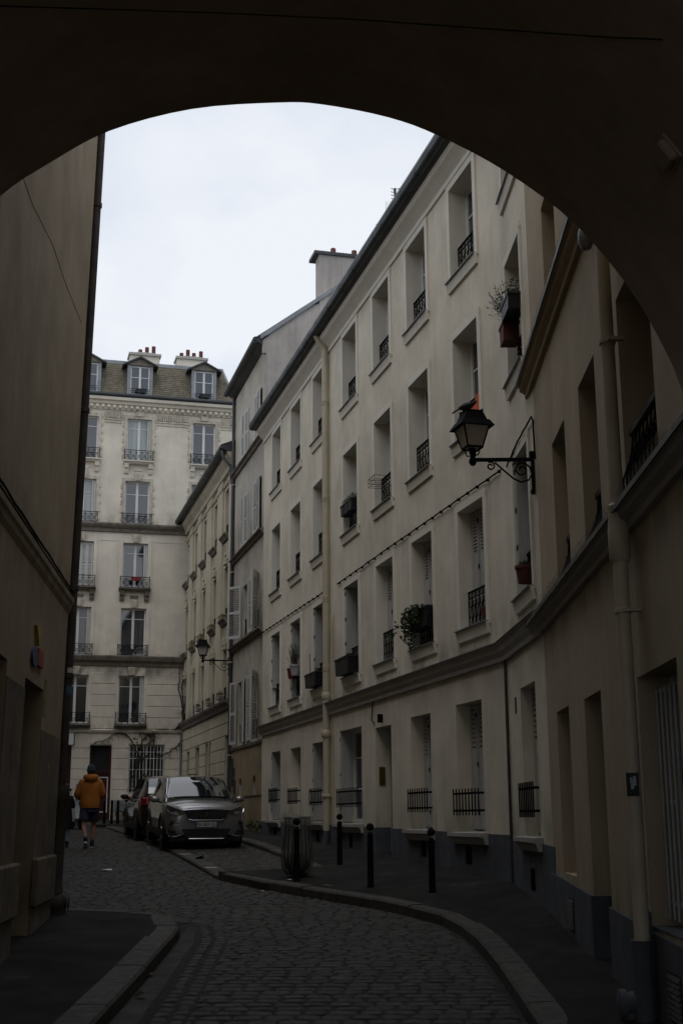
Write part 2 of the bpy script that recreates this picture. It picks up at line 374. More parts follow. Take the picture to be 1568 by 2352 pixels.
# ================================================================== WHITE HOUSE
W = empty('apartment_house', FW, 'long white rendered four-storey house curving along the right pavement, black scroll window rails', 'house', )
cols = [.30, 2.70, 5.17, 7.99, 10.42, 12.69, 15.12]; WW = 1.12
ROWS = [(10.40, 12.07), (7.54, 9.34), (4.48, 6.40)]
GW = [(-.75, .38, 1.56, 3.30), (1.57, 2.69, 1.54, 3.28), (3.88, 5.04, 1.53, 3.28), (6.37, 8.09, 1.50, 3.40), (11.28, 12.37, 1.42, 3.33), (13.62, 14.76, 1.40, 3.35)]
DOOR = (9.08, 10.11, .3, 3.29)
ops = [(r-WW, r, a, b) for r in cols for a, b in ROWS]+GW+[DOOR]
wall(-2.06, 15.8, 0, 12.7, ops, .36).build('wall', [M['white'], M['trim']], W)
def dressed_window(par, x0, x1, z0, z1, row, ci, deep=.32):
    gl = M['glass']
    o = win(par, x0, x1, z0+.02, z1, deep, trans=(.36, .70))
    s = MB(); t = .13     # flat surround
    s.box(x0-t, x0, -.022, .0, z0-.02, z1+t); s.box(x1, x1+t, -.022, .0, z0-.02, z1+t); s.box(x0, x1, -.022, .0, z1, z1+t)
    s.box(x1+t, x1+t+.02, -.03, .0, z0-.05, z1+t-.05); s.box(x1+t-.004, x1+t+.026, -.036, -.002, z1+t-.12, z1+t-.07)
    s.build('surround', M['trim'], o)
    q = MB(); q.extr([(.3, z0+.02), (-.10, z0-.005), (-.10, z0-.02), (.3, z0-.02)], x0-.10, x1+.10, 0)
    q.extr([(0, z0-.02), (-.065, z0-.02), (-.065, z0-.05), (-.045, z0-.15), (-.04, z0-.19), (0, z0-.19)], x0-.11, x1+.11, 1)
    q.build('sill', [M['zinc'], M['trim']], o)
    hz = z0+.62 if row == 0 else z0+.64 if row == 1 else z0+.62
    scroll_rail(x0+.005, x1-.005, .13, z0+.07, hz).build('railing', M['iron'], o)
    if row == 2:
        h = z1-z0-.05
        if ci >= 4:
            w = (x1-x0-.02)/4
            for k in range(4): leaf_at(o, slotted(w-.006, h), x0+.01+k*w, deep-.10+(.02 if k % 2 else 0), z0+.03, 0, [M['shutter'], M['dark']])
        else:
            hh = h-.5 if ci in (0, 2, 3) else h
            leaf_at(o, slotted(.235, hh), x0+.012, .012+.235, z1-.03-hh, -R(90), [M['shutter'], M['dark']])
            leaf_at(o, slotted(.235, hh), x0+.045, .245, z1-.03-hh, -R(84), [M['shutter'], M['dark']])
    return o
for ri, (a, b) in enumerate(ROWS):
    for ci, r in enumerate(cols): dressed_window(W, r-WW, r, a, b, ri, ci)
for gi, (a, c, e, f) in enumerate(GW):
    o = win(W, a, c, e+.02, f, .33, trans=(.36, .70), fm=M['pvc'])
    q = MB(); q.extr([(.3, e+.015), (-.14, e-.005), (-.14, e-.06), (-.10, e-.075), (-.07, e-.17), (0, e-.17), (0, e-.06), (.3, e-.06)], a-.16, c+.16)
    q.build('sill', M['ledge'], o)
    bar_grille(W, a-.05, c-.08, -.05, 2.0-.0245*(a+.7), 2.37-.0225*(a+.7), 9 if gi != 3 else 12)
    if gi in (1, 4, 5):
        w = (c-a-.02)/4
        for k in range(4): leaf_at(o, slotted(w-.006, f-e-.06, 9), a+.01+k*w, .24+(.02 if k % 2 else 0), e+.04, 0, [M['shutter'], M['dark']])
    else:
        leaf_at(o, slotted(.24, f-e-.06, 9), a+.015, .255, e+.04, -R(88), [M['shutter'], M['dark']])
dm = MB(); dm.box(9.08, 10.11, .30, .36, .3, 3.29); dm.box(9.13, 9.56, .285, .30, .9, 1.7); dm.box(9.62, 10.06, .285, .30, .9, 1.7); dm.box(9.13, 9.56, .285, .30, 1.9, 3.1); dm.box(9.62, 10.06, .285, .30, 1.9, 3.1)
MB().box(9.08, 9.09, 0, .28, -.2, 1.44).build('plinth', M['plinth'], W)
o = dm.build('door', M['door'], W); MB().ball((9.70, .25, 1.95), .03).build('handle', M['brass'], o, smooth='all')
ip = MB(); ip.box(9.08, 9.096, .06, .18, 2.22, 2.56); ip.box(9.096, 9.104, .08, .16, 2.27, 2.51)
ip.build('intercom_plate', M['brass'], W)
nb = MB(); nb.box(9.56, 9.59, -.10, 0, 3.36, 3.52); nb.build('house_number_plate', M['iron'], W)
# plinth with vents, following the sloping pavement
def plinth(bld, segs, gaps, zt, m, proud=.022):
    b = MB()
    for x0, x1 in segs:
        MB().extr([(x0, -.2), (x1, -.2), (x1, zt(x1)), (x0, zt(x0))], -proud, -.002, ax='y').build('plinth', m, bld)
zt = lambda x: 1.535-.0088*(x+2)
plinth(W, [(-2.06, 9.08), (10.11, 15.8)], 0, zt, M['plinth'])
for vx in (-.1, 4.5, 7.3, 11.95, 14.1):
    v = MB(); zb = {-.1: 1.20, 4.5: 1.06, 7.3: 1.03, 11.95: .98, 14.1: .93}[vx]; v.box(vx-.13, vx+.13, -.024, .05, zb, zb+.27); v2 = MB()
    o = v.build('cellar_vent', M['dark'], W)
    g = MB()
    for k in range(6): g.box(vx-.12+k*.046, vx-.112+k*.046, -.032, -.022, zb+.01, zb+.26)
    g.build('vent_grille', M['iron'], o)
# string course, cornice, gutter, roof - straight part and bent bay
MB2 = FW.inverted() @ FB
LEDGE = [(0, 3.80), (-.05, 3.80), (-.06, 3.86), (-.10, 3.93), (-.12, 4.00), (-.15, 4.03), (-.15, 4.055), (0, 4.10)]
CORN = [(0, 12.2), (-.035, 12.2), (-.035, 12.30), (-.07, 12.34), (-.13, 12.40), (-.21, 12.47), (-.24, 12.53), (-.24, 12.58), (0, 12.58)]
def run(par, x0, x1):
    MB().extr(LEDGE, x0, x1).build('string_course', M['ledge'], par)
    MB().extr([(0, 4.10), (-.15, 4.055), (-.165, 4.05), (-.165, 4.062), (0, 4.115)], x0-.005, x1+.005).build('ledge_flashing', M['zinc'], par)
    MB().extr(CORN, x0, x1).build('cornice', M['trim'], par)
    g = MB(); g.tube([(x0-.05, -.36, 12.68), (x1+.05, -.36, 12.68)], .095, 10)
    g.extr([(-.24, 12.58), (-.30, 12.58), (-.46, 12.70), (-.45, 12.78), (.2, 12.95), (.2, 12.7)], x0-.03, x1+.03)
    x = x0+.8
    while x < x1: g.tube([(x, -.36, 12.68), (x+.05, -.36, 12.68)], .104, 10); x += 2.1
    g.build('gutter', M['zincdark'], par, smooth=True)
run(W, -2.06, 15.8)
rf = MB(); rf.add([(-2.06, -.3, 12.8), (15.8, -.3, 12.8), (15.8, 5, 15.3), (-2.06, 5, 15.3), (15.8, 9, 12.8), (-2.06, 9, 12.8)], [(0, 1, 2, 3), (3, 2, 4, 5), (0, 3, 5), (1, 4, 2)])
rf.build('roof', M['zincdark'], W)
CUR[0] = MB2
bl = [(1.18, 2.30), ]
gx0 = on_plane(FB, 1194, 1575)[0]; gx1 = on_plane(FB, 1227.5, 1560)[0]
G7 = (gx0, gx1, 1.38, 3.30)
wall(0, 3.0, 0, 12.7, [(1.18, 2.30, a, b) for a, b in ROWS]+[G7], .36).build('wall', [M['white'], M['trim']], W)
run(W, 0, 2.9)
for ri, (a, b) in enumerate(ROWS): dressed_window(W, 1.18, 2.30, a, b, ri, 0)
o = win(W, *G7, .33, trans=(.36, .7)); q = MB(); e = G7[2]
q.extr([(.3, e+.015), (-.14, e-.005), (-.14, e-.06), (-.10, e-.075), (-.07, e-.17), (0, e-.17), (0, e-.06), (.3, e-.06)], G7[0]-.16, G7[1]+.16); q.build('sill', M['ledge'], o)
bar_grille(W, G7[0]-.05, G7[1]-.08, -.05, 1.62, 2.06, 9)
for k in range(4):
    w_ = (G7[1]-G7[0]-.02)/4; leaf_at(o, slotted(w_-.006, G7[3]-e-.06, 9), G7[0]+.01+k*w_, .16, e+.04, 0, [M['shutter'], M['dark']])
plinth(W, [(0, 3.0)], 0, lambda x: 1.375-.03*x, M['plinth'])
vx = (gx0+gx1)/2
v = MB().box(vx-.15, vx+.15, -.024, .05, .72, 1.0).build('cellar_vent', M['dark'], W)
g = MB()
for k in range(6): g.box(vx-.13+k*.05, vx-.12+k*.05, -.032, -.022, .73, .99)
g.build('vent_grille', M['iron'], v)
dp = MB(); dp.tube([(.06, -.03, .7), (.06, -.03, 3.8)], .022, 8); dp.build('rain_pipe', M['rust'], W, smooth=True)
MB().box(.62, .70, -.012, 0, 3.0, 3.22).build('wall_vent', M['zincdark'], W)
CUR[0] = Matrix.Identity(4)
downpipe(W, 5.60, -.10, 1.35, 12.25, .075, M['pipe'], [10.9, 8.6, 6.3, 4.75], ctype=0)
c = MB(); 
for pr_ in ([(.076, 4.12), (.10, 4.16), (.10, 4.24), (.076, 4.3)], [(.076, 3.3), (.11, 3.34), (.11, 3.44), (.08, 3.48)], [(.09, 2.05), (.11, 2.06), (.11, 2.1), (.09, 2.11)]):
    MB().lathe(pr_, (5.6, -.10, 0), 14).build('pipe_collar', M['pipe'], W, smooth=True)
MB().tube([(5.6, -.10, 12.2), (5.6, -.12, 12.32), (5.6, -.26, 12.5), (5.6, -.33, 12.66)], .07, 12).build('gutter_elbow', M['pipe'], W, smooth=True)
c = MB(); c.tube([(5.6, -.1, 1.36), (5.6, -.12, 1.1), (5.55, -.14, .9)], .07, 10); c.build('pipe_shoe', M['plinth'], W, smooth=True)
c = MB(); c.tube([(5.86, -.02, 5.9), (5.86, -.02, 2.1), (5.84, -.03, 1.6)], .012, 6); c.tube([(6.05, -.03, 5.95), (6.05, -.03, 4.15)], .012, 6); c.build('conduit', M['pipe'], W, smooth=True)
# cable clipped along the wall at first-floor height
def cable(par, fr, pts, r=.010, sag=.014):
    loc = [on_plane(fr, *p) for p in pts]; out = []
    for (x0, z0), (x1, z1) in zip(loc, loc[1:]):
        n = max(1, round(abs(x1-x0)/.45))
        for i in range(n):
            for t in (0, .5): u = (i+t)/n; out.append((x0+(x1-x0)*u, -.028-(.012 if t else 0), z0+(z1-z0)*u-(sag*(.5+rnd.random()) if t else 0)))
    out.append((loc[-1][0], -.03, loc[-1][1])); return out
cp = cable(W, FW, [(607, 1452), (754, 1355)]); c = MB(); c.tube(cp, .013, 6)
cp2 = cable(W, FW, [(776, 1342), (901.6, 1254), (1046, 1154), (1110, 1110), (1164, 1072)]); c.tube(cp2, .013, 6)
for p in (cp+cp2)[::2]: c.box(p[0]-.012, p[0]+.012, -.05, 0, p[2]-.02, p[2]+.025)
c.build('cable', M['iron'], W, smooth=True)
CUR[0] = MB2
cp3 = cable(W, FB, [(1168, 1072), (1190, 1020), (1224.7, 957)]); c = MB(); c.tube(cp3, .013, 6); c.tube([(cp3[-1][0], -.03, cp3[-1][2]), (cp3[-1][0]+.10, -.03, cp3[-1][2]-.08), (cp3[-1][0]+.14, -.03, cp3[-1][2]-.6)], .012, 6)
c.build('cable', M['iron'], W, smooth=True); CUR[0] = Matrix.Identity(4)
hg = [on_plane(FW, *p) for p in ((861, 1590), (858, 1630), (856, 1655), (862, 1661))]
c = MB(); c.tube([(x, -.03, z) for x, z in hg], .012, 6); c.build('hanging_wire', M['iron'], W, smooth=True)
# ================================================================== SHUTTERED HOUSE (S)
S = empty('shuttered_house', FW @ at(-4.6, 0, 0), 'narrow weathered grey house with white louvred shutters, standing beyond the long white house', 'house')
CUR[0] = at(4.6, 0, 0) @ at(0, .03, 0)
sw = [(-5.62, -4.62, 12.7, 14.1), (-3.62, -2.55, 12.7, 14.1), (-5.62, -4.62, 9.83, 11.38), (-3.62, -2.55, 9.83, 11.38),
      (-5.35, -4.70, 6.98, 8.55), (-3.80, -2.85, 6.98, 8.55), (-6.04, -5.15, 3.82, 5.66), (-3.94, -2.9, 3.82, 5.66)]
ni = [(-3.48, -3.02, 2.24, 2.80), (-5.62, -5.2, 2.24, 2.78)]
wall(-7.10, -2.07, 0, 15.35, sw+ni, .25).build('wall', M['dirty'], S)
for i, o4 in enumerate(sw):
    a, c, e, f = o4; o = win(S, a, c, e, f, .2, trans=(.33, .66), fm=M['shutter'])
    h = f-e+.06; w = (c-a)/2; mt = [M['slat'], M['dark']]
    if i < 4:
        for k, an in ((0, 5), (1, -4)): leaf_at(o, louvre(w-.01, h, 22), a+k*w+.005, -.06, e-.02, R(an if i % 2 else -an*.6), mt)
    elif i == 4:
        leaf_at(o, louvre(.52, h, 22, back=False), a-.02, -.05, e-.02, R(180+40), mt)
    elif i == 5:
        leaf_at(o, louvre(.46, h, 22), a-.46, -.06, e-.02, R(2), mt); leaf_at(o, louvre(.46, h, 22, back=False), c, -.06, e-.02, -R(30), mt)
    elif i == 6:
        leaf_at(o, louvre(.46, h, 26, back=False), a, -.04, e-.02, R(180+14), mt); leaf_at(o, louvre(.46, h, 26), c, -.06, e-.02, -R(4), mt)
    else:
        leaf_at(o, louvre(.46, h, 26), a-.47, -.06, e-.02, R(4), mt); leaf_at(o, louvre(.46, h, 26, back=False), c, -.06, e-.02, -R(30), mt)
    if i > 3: scroll_rail(a, c, .08, e+.03, e+.55).build('railing', M['iron'], o)
for z in (12.52, 9.66, 6.80):
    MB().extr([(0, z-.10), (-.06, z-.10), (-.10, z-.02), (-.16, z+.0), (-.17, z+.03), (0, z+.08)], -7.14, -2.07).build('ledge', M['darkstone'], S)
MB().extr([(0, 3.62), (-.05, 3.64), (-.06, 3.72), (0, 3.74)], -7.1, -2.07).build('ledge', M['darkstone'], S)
lo = MB(); lo.add(*[[(-7.1, -.012, 0), (-5.62, -.012, 0), (-5.62, -.012, 3.64), (-7.1, -.012, 3.64)], [(0, 1, 2, 3)]])
for a, c, e, f in ((-5.2, -3.48, 0, 3.64), (-3.02, -2.07, 0, 3.64), (-5.62, -5.2, 0, 2.24), (-5.62, -5.2, 2.78, 3.64), (-3.48, -3.02, 0, 2.24), (-3.48, -3.02, 2.80, 3.64)):
    lo.add([(a, -.012, e), (c, -.012, e), (c, -.012, f), (a, -.012, f)], [(0, 1, 2, 3)])
lo.build('lower_render', M['tan'], S)
for a, c, e, f in ni:
    n_ = MB(); n_.box(a, c, .2, .24, e, f)
    p_ = [(a, f)]+[((a+c)/2+(c-a)/2*math.cos(math.pi-math.pi*i/8), f-.2+.2*math.sin(math.pi*i/8)) for i in range(9)]+[(c, f)]
    n_.extr(p_, -.011, .1, 1, ax='y'); n_.build('niche', [M['dark'], M['tan']], S)
MB().extr([(-.014, 2.22), (-.03, 2.22), (-.03, 2.25), (-.014, 2.25)], -6.9, -2.1).build('joint_strip', M['darkstone'], S)
MB().box(-2.36, -2.22, -.03, -.014, 2.95, 3.14).build('wall_plate', M['zinc'], S)
lw = MB(); lw.tube([(-6.6, -.05, 3.4), (-6.55, -.05, 2.9), (-6.2, -.05, 2.75), (-6.15, -.05, 2.3)], .03, 6); lw.box(-6.6, -6.35, -.12, -.014, 2.55, 3.1); lw.build('meter_box', M['zincdark'], S)
g = MB(); g.tube([(-7.3, -.30, 15.42), (-2.1, -.30, 15.42)], .10, 10); g.extr([(0, 15.2), (-.2, 15.33), (-.36, 15.40), (-.36, 15.47), (.3, 15.62), (.3, 15.2)], -7.25, -2.07)
g.build('gutter', M['zincdark'], S, smooth=True)
rf = MB(); rf.add([(-7.2, -.33, 15.46), (-2.02, -.33, 15.46), (-2.02, 4.8, 19.4), (-7.2, 4.8, 19.4), (-2.02, 8, 17), (-7.2, 8, 17)], [(0, 1, 2, 3), (3, 2, 4, 5)]); rf.build('roof', M['zincdark'], S)
gb = MB(); gb.extr([(0, 12), (8, 12), (8, 17), (4.8, 19.25), (-.1, 15.4), (-.1, 15.0), (0, 15.0)], -2.16, -2.045); gb.build('gable_wall', M['gable'], S)
MB().extr([(-.18, 15.40), (4.8, 19.3), (4.8, 19.42), (-.18, 15.54)], -2.10, -1.97).build('gable_flashing', M['zinc'], S)
ch = MB(); ch.box(1.52, 5.2, -2.42, -2.0, 14, 18.30) if 0 else ch.extr([(1.62, 16.0), (5.6, 16.0), (5.6, 18.35), (1.62, 18.35)], -2.5, -2.02)
cho = ch.build('chimney', M['gable'], S)
cc = MB(); cc.extr([(1.46, 18.33), (5.7, 18.33), (5.7, 18.43), (1.46, 18.43)], -2.72, -1.96); cc.build('chimney_cap', M['zincdark'], cho)
for y in (2.13, 2.80, 3.5):
    MB().lathe([(.085, 18.43), (.085, 18.68), (.07, 18.7), (.06, 18.5)], (-2.3, y, 0), 12).build('chimney_pot', M['terra'], cho, smooth=True)
downpipe(S, -7.06, -.07, .9, 15.3, .055, M['zincdark'], [12.2, 9.3, 6.4, 3.5], ctype=1)
CUR[0] = Matrix.Identity(4)
# ================================================================== CREAM LOW HOUSE (C)
Cb = empty('pilastered_house', FW @ at(-12.7, 0, 0), 'low cream house with pilasters and a sloping dark gutter, meeting the pale back building', 'house')
CUR[0] = at(12.7, 0, 0) @ at(0, .05, 0)
cr = [-8.15, -10.5, -12.95, -15.2, -17.45]; cw = .87
crow = [(10.88, 12.5), (8.02, 9.8), (5.38, 7.02)]
cg = [(-8.25, -7.45, .5, 4.17), (-12.35, -11.75, 1.0, 4.14), (-11.55, -11.05, 1.0, 4.14), (-14.7, -13.75, 1.0, 4.14), (-17.0, -16.2, 1.0, 4.1)]
wall(-18.4, -7.12, 0, 13.6, [(r-cw, r, a, b) for r in cr for a, b in crow]+cg, .28).build('wall', M['cream'], Cb)
for r in cr:
    for ri, (a, b) in enumerate(crow):
        o = win(Cb, r-cw, r, a, b, .22, trans=(.7,))
        scroll_rail(r-cw, r, .06, a+.03, a+.42).build('railing', M['iron'], o)
        if ri < 2:
            MB().extr([(.1, a), (-.2, a-.02), (-.2, a-.05), (-.13, a-.12), (-.09, a-.2), (0, a-.2)], r-cw-.13, r+.13).build('sill', M['darkstone'], o)
            s = MB(); s.box(r-cw, r, -.03, -.001, a-.85, a-.24); xx = r-cw/2
            s.tube([(xx-.1, -.05, a-.35), (xx-.1, -.05, a-.62), (xx+.02, -.06, a-.74), (xx+.12, -.06, a-.66)], .025, 6); s.box(xx-.2, xx+.2, -.10, -.03, a-1.02, a-.90)
            s.build('carved_panel', M['cream'], o)
        else:
            s = MB(); xx = r-cw/2; s.box(xx-.12, xx+.12, -.12, 0, b+.12, b+.30); s.box(xx-.07, xx+.07, -.08, 0, b, b+.12); s.build('keystone', M['cream'], o)
        if ri == 0:
            MB().extr([(0, b+.12), (-.05, b+.12), (-.10, b+.22), (0, b+.26)], r-cw-.12, r+.14).build('window_hood', M['cream'], o)
for i in range(len(cr)+1):
    x1 = (cr[i-1]-cw-.22) if i else -7.14; x0 = cr[i]+.22 if i < len(cr) else -18.38
    if x1-x0 > .2:
        p = MB(); p.box(x0, x1, -.07, -.001, 5.3, 12.95); p.box(x0-.04, x1+.04, -.10, -.07, 12.6, 12.72); p.build('pilaster', M['cream'], Cb)
MB().extr([(0, 12.95), (-.10, 12.95), (-.12, 13.1), (-.24, 13.25), (-.28, 13.4), (0, 13.4)], -18.4, -7.14).build('cornice', M['cream'], Cb)
g = MB(); g.tube([(-18.75, -.42, 13.52), (-7.3, -.42, 13.52)], .12, 10); g.extr([(-.2, 13.4), (-.5, 13.5), (-.5, 13.62), (.4, 14.0), (.4, 13.4)], -18.7, -7.14); g.build('gutter', M['zincdark'], Cb, smooth=True)
rf = MB(); rf.add([(-18.4, -.4, 13.64), (-7.12, -.4, 13.64), (-7.12, 5, 15.2), (-18.4, 5, 15.2)], [(0, 1, 2, 3)]); rf.build('roof', M['zincdark'], Cb)
MB().extr([(0, 5.0), (-.10, 5.0), (-.13, 5.1), (-.22, 5.2), (-.24, 5.27), (0, 5.34)], -18.4, -7.13).build('string_course', M['darkstone'], Cb)
zj = [4.95, 4.58, 4.18, 3.78, 3.38, 2.98, 2.58, 2.18, 1.6]
xe = [-18.38, -17.0, -16.2, -14.7, -13.75, -12.35, -11.75, -11.55, -11.05, -8.25, -7.45, -7.14]
for k in range(len(zj)-1):
    for i in range(len(xe)-1):
        a, c = xe[i]+.002, xe[i+1]-.002
        inop = any(o[0] < (a+c)/2 < o[1] and zj[k+1] < o[3]-.05 for o in cg)
        if inop or c-a < .15: continue
        MB().cbox(a, c, -.035, .0, zj[k+1]+.02, zj[k]-.005, .008).build('facing_stone', M['cream'], Cb)
for a, c, e, f in cg: 
    MB().box(a, c, .24, .28, e, f).build('door' if e < .9 else 'shuttered_opening', M['door'] if e < .9 else M['blind'], Cb)
downpipe(Cb, -18.3, -.09, 1.2, 4.95, .05, M['zinc'], [4.5, 2.9], ctype=1)
c = MB(); c.tube([(-7.3, -.42, 13.5), (-7.24, -.4, 13.2), (-7.2, -.14, 12.9), (-7.18, -.1, 12.3)], .06, 8); c.build('gutter_elbow', M['zincdark'], Cb, smooth=True)
CUR[0] = Matrix.Identity(4)
# ================================================================== BACK BUILDING (H)
H = empty('corner_apartment_block', FH @ at(-3, 0, 0), 'pale stone apartment block closing the street, tiled mansard roof, dormers and red chimney pots', 'apartment block')
CUR[0] = at(3, 0, 0)
HX = [(-9.0, -8.0), (-6.86, -5.86), (-4.72, -3.71), (-2.54, -1.53), (.19, 1.16)]
HR = [(5.23, 7.14), (7.95, 9.85), (10.68, 12.53), (13.35, 15.14), (16.0, 17.83)]
hg = [(-3.55, -2.71, 1.3, 4.41), (-5.15, -4.25, 1.3, 4.39), (-2.04, -.64, 2.55, 4.43), (-8.2, -6.6, 2.5, 4.4)]
wall(-9.6, 2.1, 0, 18.6, [(a, c, e, f) for a, c in HX for e, f in HR]+hg, .22, back=9).build('wall', M['stone'], H)
for fi, (e, f) in enumerate(HR):
    for ci, (a, c) in enumerate(HX):
        if ci == 4 and fi < 2: continue
        xc = (a+c)/2
        gl = M['glass']
        if (fi, ci) in ((4, 3), (3, 2)): gl = M['curtain']
        if (fi, ci) in ((3, 4), (1, 2)): gl = [M['glass'], M['blind']]
        if fi == 0: gl = M['glass']
        o = win(H, a, c, e, f, .16, trans=(.78,) if fi != 3 else (.70,), glass=gl, th=.06, mth=.10)
        # carved surround
        s = MB(); t = .13
        s.box(a-t, a, -.03, 0, e, f+t); s.box(c, c+t, -.03, 0, e, f+t); s.box(a, c, -.03, 0, f, f+t)
        if fi >= 3:
            z = e+.1
            while z < f: s.box(a-t-.05, a-t+.02, -.045, 0, z, z+.16); s.box(c+t-.02, c+t+.05, -.045, 0, z, z+.16); z += .34
        s.build('surround', M['carved'] if fi >= 3 else M['stone'], o)
        if fi in (1, 2, 3, 0):
            k = MB(); k.extr([(xc-.10, f+.02), (xc+.10, f+.02), (xc+.16, f+.34), (xc-.16, f+.34)], -.12, -.03, ax='y'); 
            for dx in (-.06, 0, .06): k.box(xc+dx-.015, xc+dx+.015, -.14, -.12, f+.08, f+.30)
            k.build('keystone', M['carved'], o)
        if fi == 4:
            k = MB(); k.extr([(xc-.14, f+.10), (xc+.14, f+.10), (xc+.18, f+.34), (xc-.18, f+.34)], -.09, -.03, ax='y'); k.build('keystone', M['carved'], o)
        if fi in (0, 2, 4):
            zs = e-.02
            k = MB(); k.extr([(0, zs-.13), (-.16, zs-.13), (-.22, zs-.05), (-.27, zs-.05), (-.27, zs), (0, zs)], a-.13, c+.13)
            if fi != 0:
                for bx in (a-.08, c-.10): k.extr([(0, zs-.52), (-.07, zs-.52), (-.10, zs-.42), (-.10, zs-.34), (-.17, zs-.30), (-.20, zs-.13), (0, zs-.13)], bx, bx+.18)
                k.box(xc-.16, xc+.16, -.05, 0, zs-.40, zs-.30)
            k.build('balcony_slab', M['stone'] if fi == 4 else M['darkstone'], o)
            cross_rail(a-.08, c+.08, -.20, zs+.01, e+.43, ret=.2).build('railing', M['iron'], o)
        else: cross_rail(a-.09, c+.09, -.05, e+.01, e+.42, ret=.05).build('railing', M['iron'], o)
        # shutters: folded leaves beside the glass
        if (fi, ci) in ((4, 3), (3, 2), (2, 3), (1, 2), (0, 3), (3, 1), (2, 1)):
            leaf_at(o, louvre(.16, f-e-.1, 26, t=.03), c-.17, .06, e+.06, 0, [M['slat'], M['shutter']])
        if (fi, ci) == (2, 2):
            for k in range(4): leaf_at(o, louvre(.245, f-e-.1, 26, t=.03), a+.01+k*.247, .06, e+.05, 0, [M['slat'], M['shutter']])
# floors' string courses
def band(prof, m, name, x0=-9.6, x1=2.1): MB().extr(prof, x0, x1).build(name, m, H)
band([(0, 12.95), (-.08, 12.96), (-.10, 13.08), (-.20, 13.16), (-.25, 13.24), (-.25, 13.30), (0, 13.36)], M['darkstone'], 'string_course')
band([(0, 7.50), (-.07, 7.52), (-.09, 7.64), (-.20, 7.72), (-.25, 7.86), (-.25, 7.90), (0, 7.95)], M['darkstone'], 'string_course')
band([(0, 4.88), (-.08, 4.90), (-.12, 4.99), (0, 5.03)], M['stone'], 'string_course')
band([(0, 17.95), (-.03, 17.95), (-.03, 18.12), (-.09, 18.14), (-.09, 18.34), (-.20, 18.36), (-.24, 18.46), (-.34, 18.5), (-.36, 18.62), (0, 18.62)], M['stone'], 'cornice')
dt = MB(); x = -9.5
while x < 2.0: dt.box(x, x+.11, -.20, -.09, 18.17, 18.30); dt.box(x+.01, x+.10, -.26, -.20, 18.20, 18.30); x += .235
dt.build('dentil', M['stone'], H, kind='stuff')
# carved frieze panels under the cornice
for a, c in ((-5.86+.2, -4.72-.2), (-3.5, -2.74), (-1.42, .06), (1.36, 2.1)):
    f_ = MB(); f_.box(a, c, -.05, 0, 17.72, 17.78); f_.box(a+.03, c-.03, -.03, 0, 17.60, 17.65); x = a+.04
    while x < c-.08:
        h = rnd.uniform(.0, .06); f_.extr([(x, 17.80+h), (x+.05, 17.79), (x+.07, 18.06), (x+.035, 18.10-h), (x, 18.05)], -.05-rnd.random()*.03, 0, ax='y'); x += rnd.uniform(.065, .10)
    f_.build('carved_frieze', M['carved'], H)
for a, c in ((-5.7, -4.9), (-3.5, -2.74), (-1.35, .02)):   # plain sunk panels on the middle floors
    p = MB()
    for (x0, x1, z0, z1) in ((a, c, 12.60, 12.63), (a, a+.025, 10.2, 12.6), (c-.025, c, 10.2, 12.6)): p.box(x0, x1, -.015, 0, z0, z1)
    p.build('panel_moulding', M['stone'], H)
# facing stones between the first-floor windows and on the ground floor
for a, c in ((-5.75, -4.82), (-3.62, -2.63), (-1.44, .2)):
    for k in range(5):
        z1 = 7.24-k*.44; MB().cbox(a, c, -.03, 0, z1-.418, z1, .009).build('facing_stone', M['stone'], H)
ge = [-9.6, -8.2, -6.6, -5.15, -4.25, -3.55, -2.71, -2.04, -.64, .3]
gj = [4.86, 4.28, 3.89, 3.48, 3.09, 2.69, 2.29]
for k in range(len(gj)-1):
    for i in range(len(ge)-1):
        a, c = ge[i], ge[i+1]
        if any(o[0] <= a+.01 and c-.01 <= o[1] and gj[k+1] < o[3]-.05 for o in hg) and gj[k+1] > 2.5-.3*(i in (2, 4)): 
            if gj[k] < 4.5: continue
        if any(o[0] <= a+.01 and c-.01 <= o[1] for o in hg) and k > 0: continue
        z0 = 4.45 if (k == 0 and any(o[0] <= a+.01 and c-.01 <= o[1] for o in hg)) else gj[k+1]+.02
        MB().cbox(a+.003, c-.003, -.03, 0, z0, gj[k], .008).build('facing_stone', M['stone'], H)
# doors and the barred shop window
def hdoor(a, c, z1, white):
    d_ = MB(); d_.box(a, c, .16, .20, 1.3, z1, 1); d_.box(a, a+.07, .08, .16, 1.3, z1, 0); d_.box(c-.07, c, .08, .16, 1.3, z1, 0); d_.box(a, c, .081, .159, 3.35, 3.45, 0)
    d_.box(a+.07, c-.07, .12, .16, 1.3, 3.35, 0)
    o = d_.build('door', [M['reddoor'], M['dark']], H)
    if white:
        q = MB(); xa, xb = a+.36, c-.10
        for (x0, x1, zz0, zz1) in ((xa, xb, 3.16, 3.20), (xa, xb, 1.85, 1.89), (xb-.035, xb, 1.89, 3.16), (xa, xa+.035, 1.89, 3.16)): q.box(x0, x1, .10, .12, zz0, zz1)
        q.build('door_beading', M['pvc'], o)
    MB().box(c-.09, c-.07, .06, .12, 2.4, 2.55).build('handle', M['brass'], o)
hdoor(-3.55, -2.71, 4.41, True); hdoor(-5.15, -4.25, 4.39, False)
a, c, e, f = hg[2]
o = win(H, a, c, e, f, .18, trans=(.5,), fm=M['shutter'])
g = MB(); 
for k in range(2): g.box(a, c, -.03, -.015, e+1.35+k*.25, e+1.37+k*.25)
g.box(a, c, -.03, -.015, e+.2, e+.22)
gr = g.build('window_grille', M['pvc'], H)
for i in range(11): x = a+.03+i*(c-a-.06)/10; MB().box(x-.010, x+.010, -.045, -.03, e+.03, f-.03).build('bar', M['pvc'], gr)
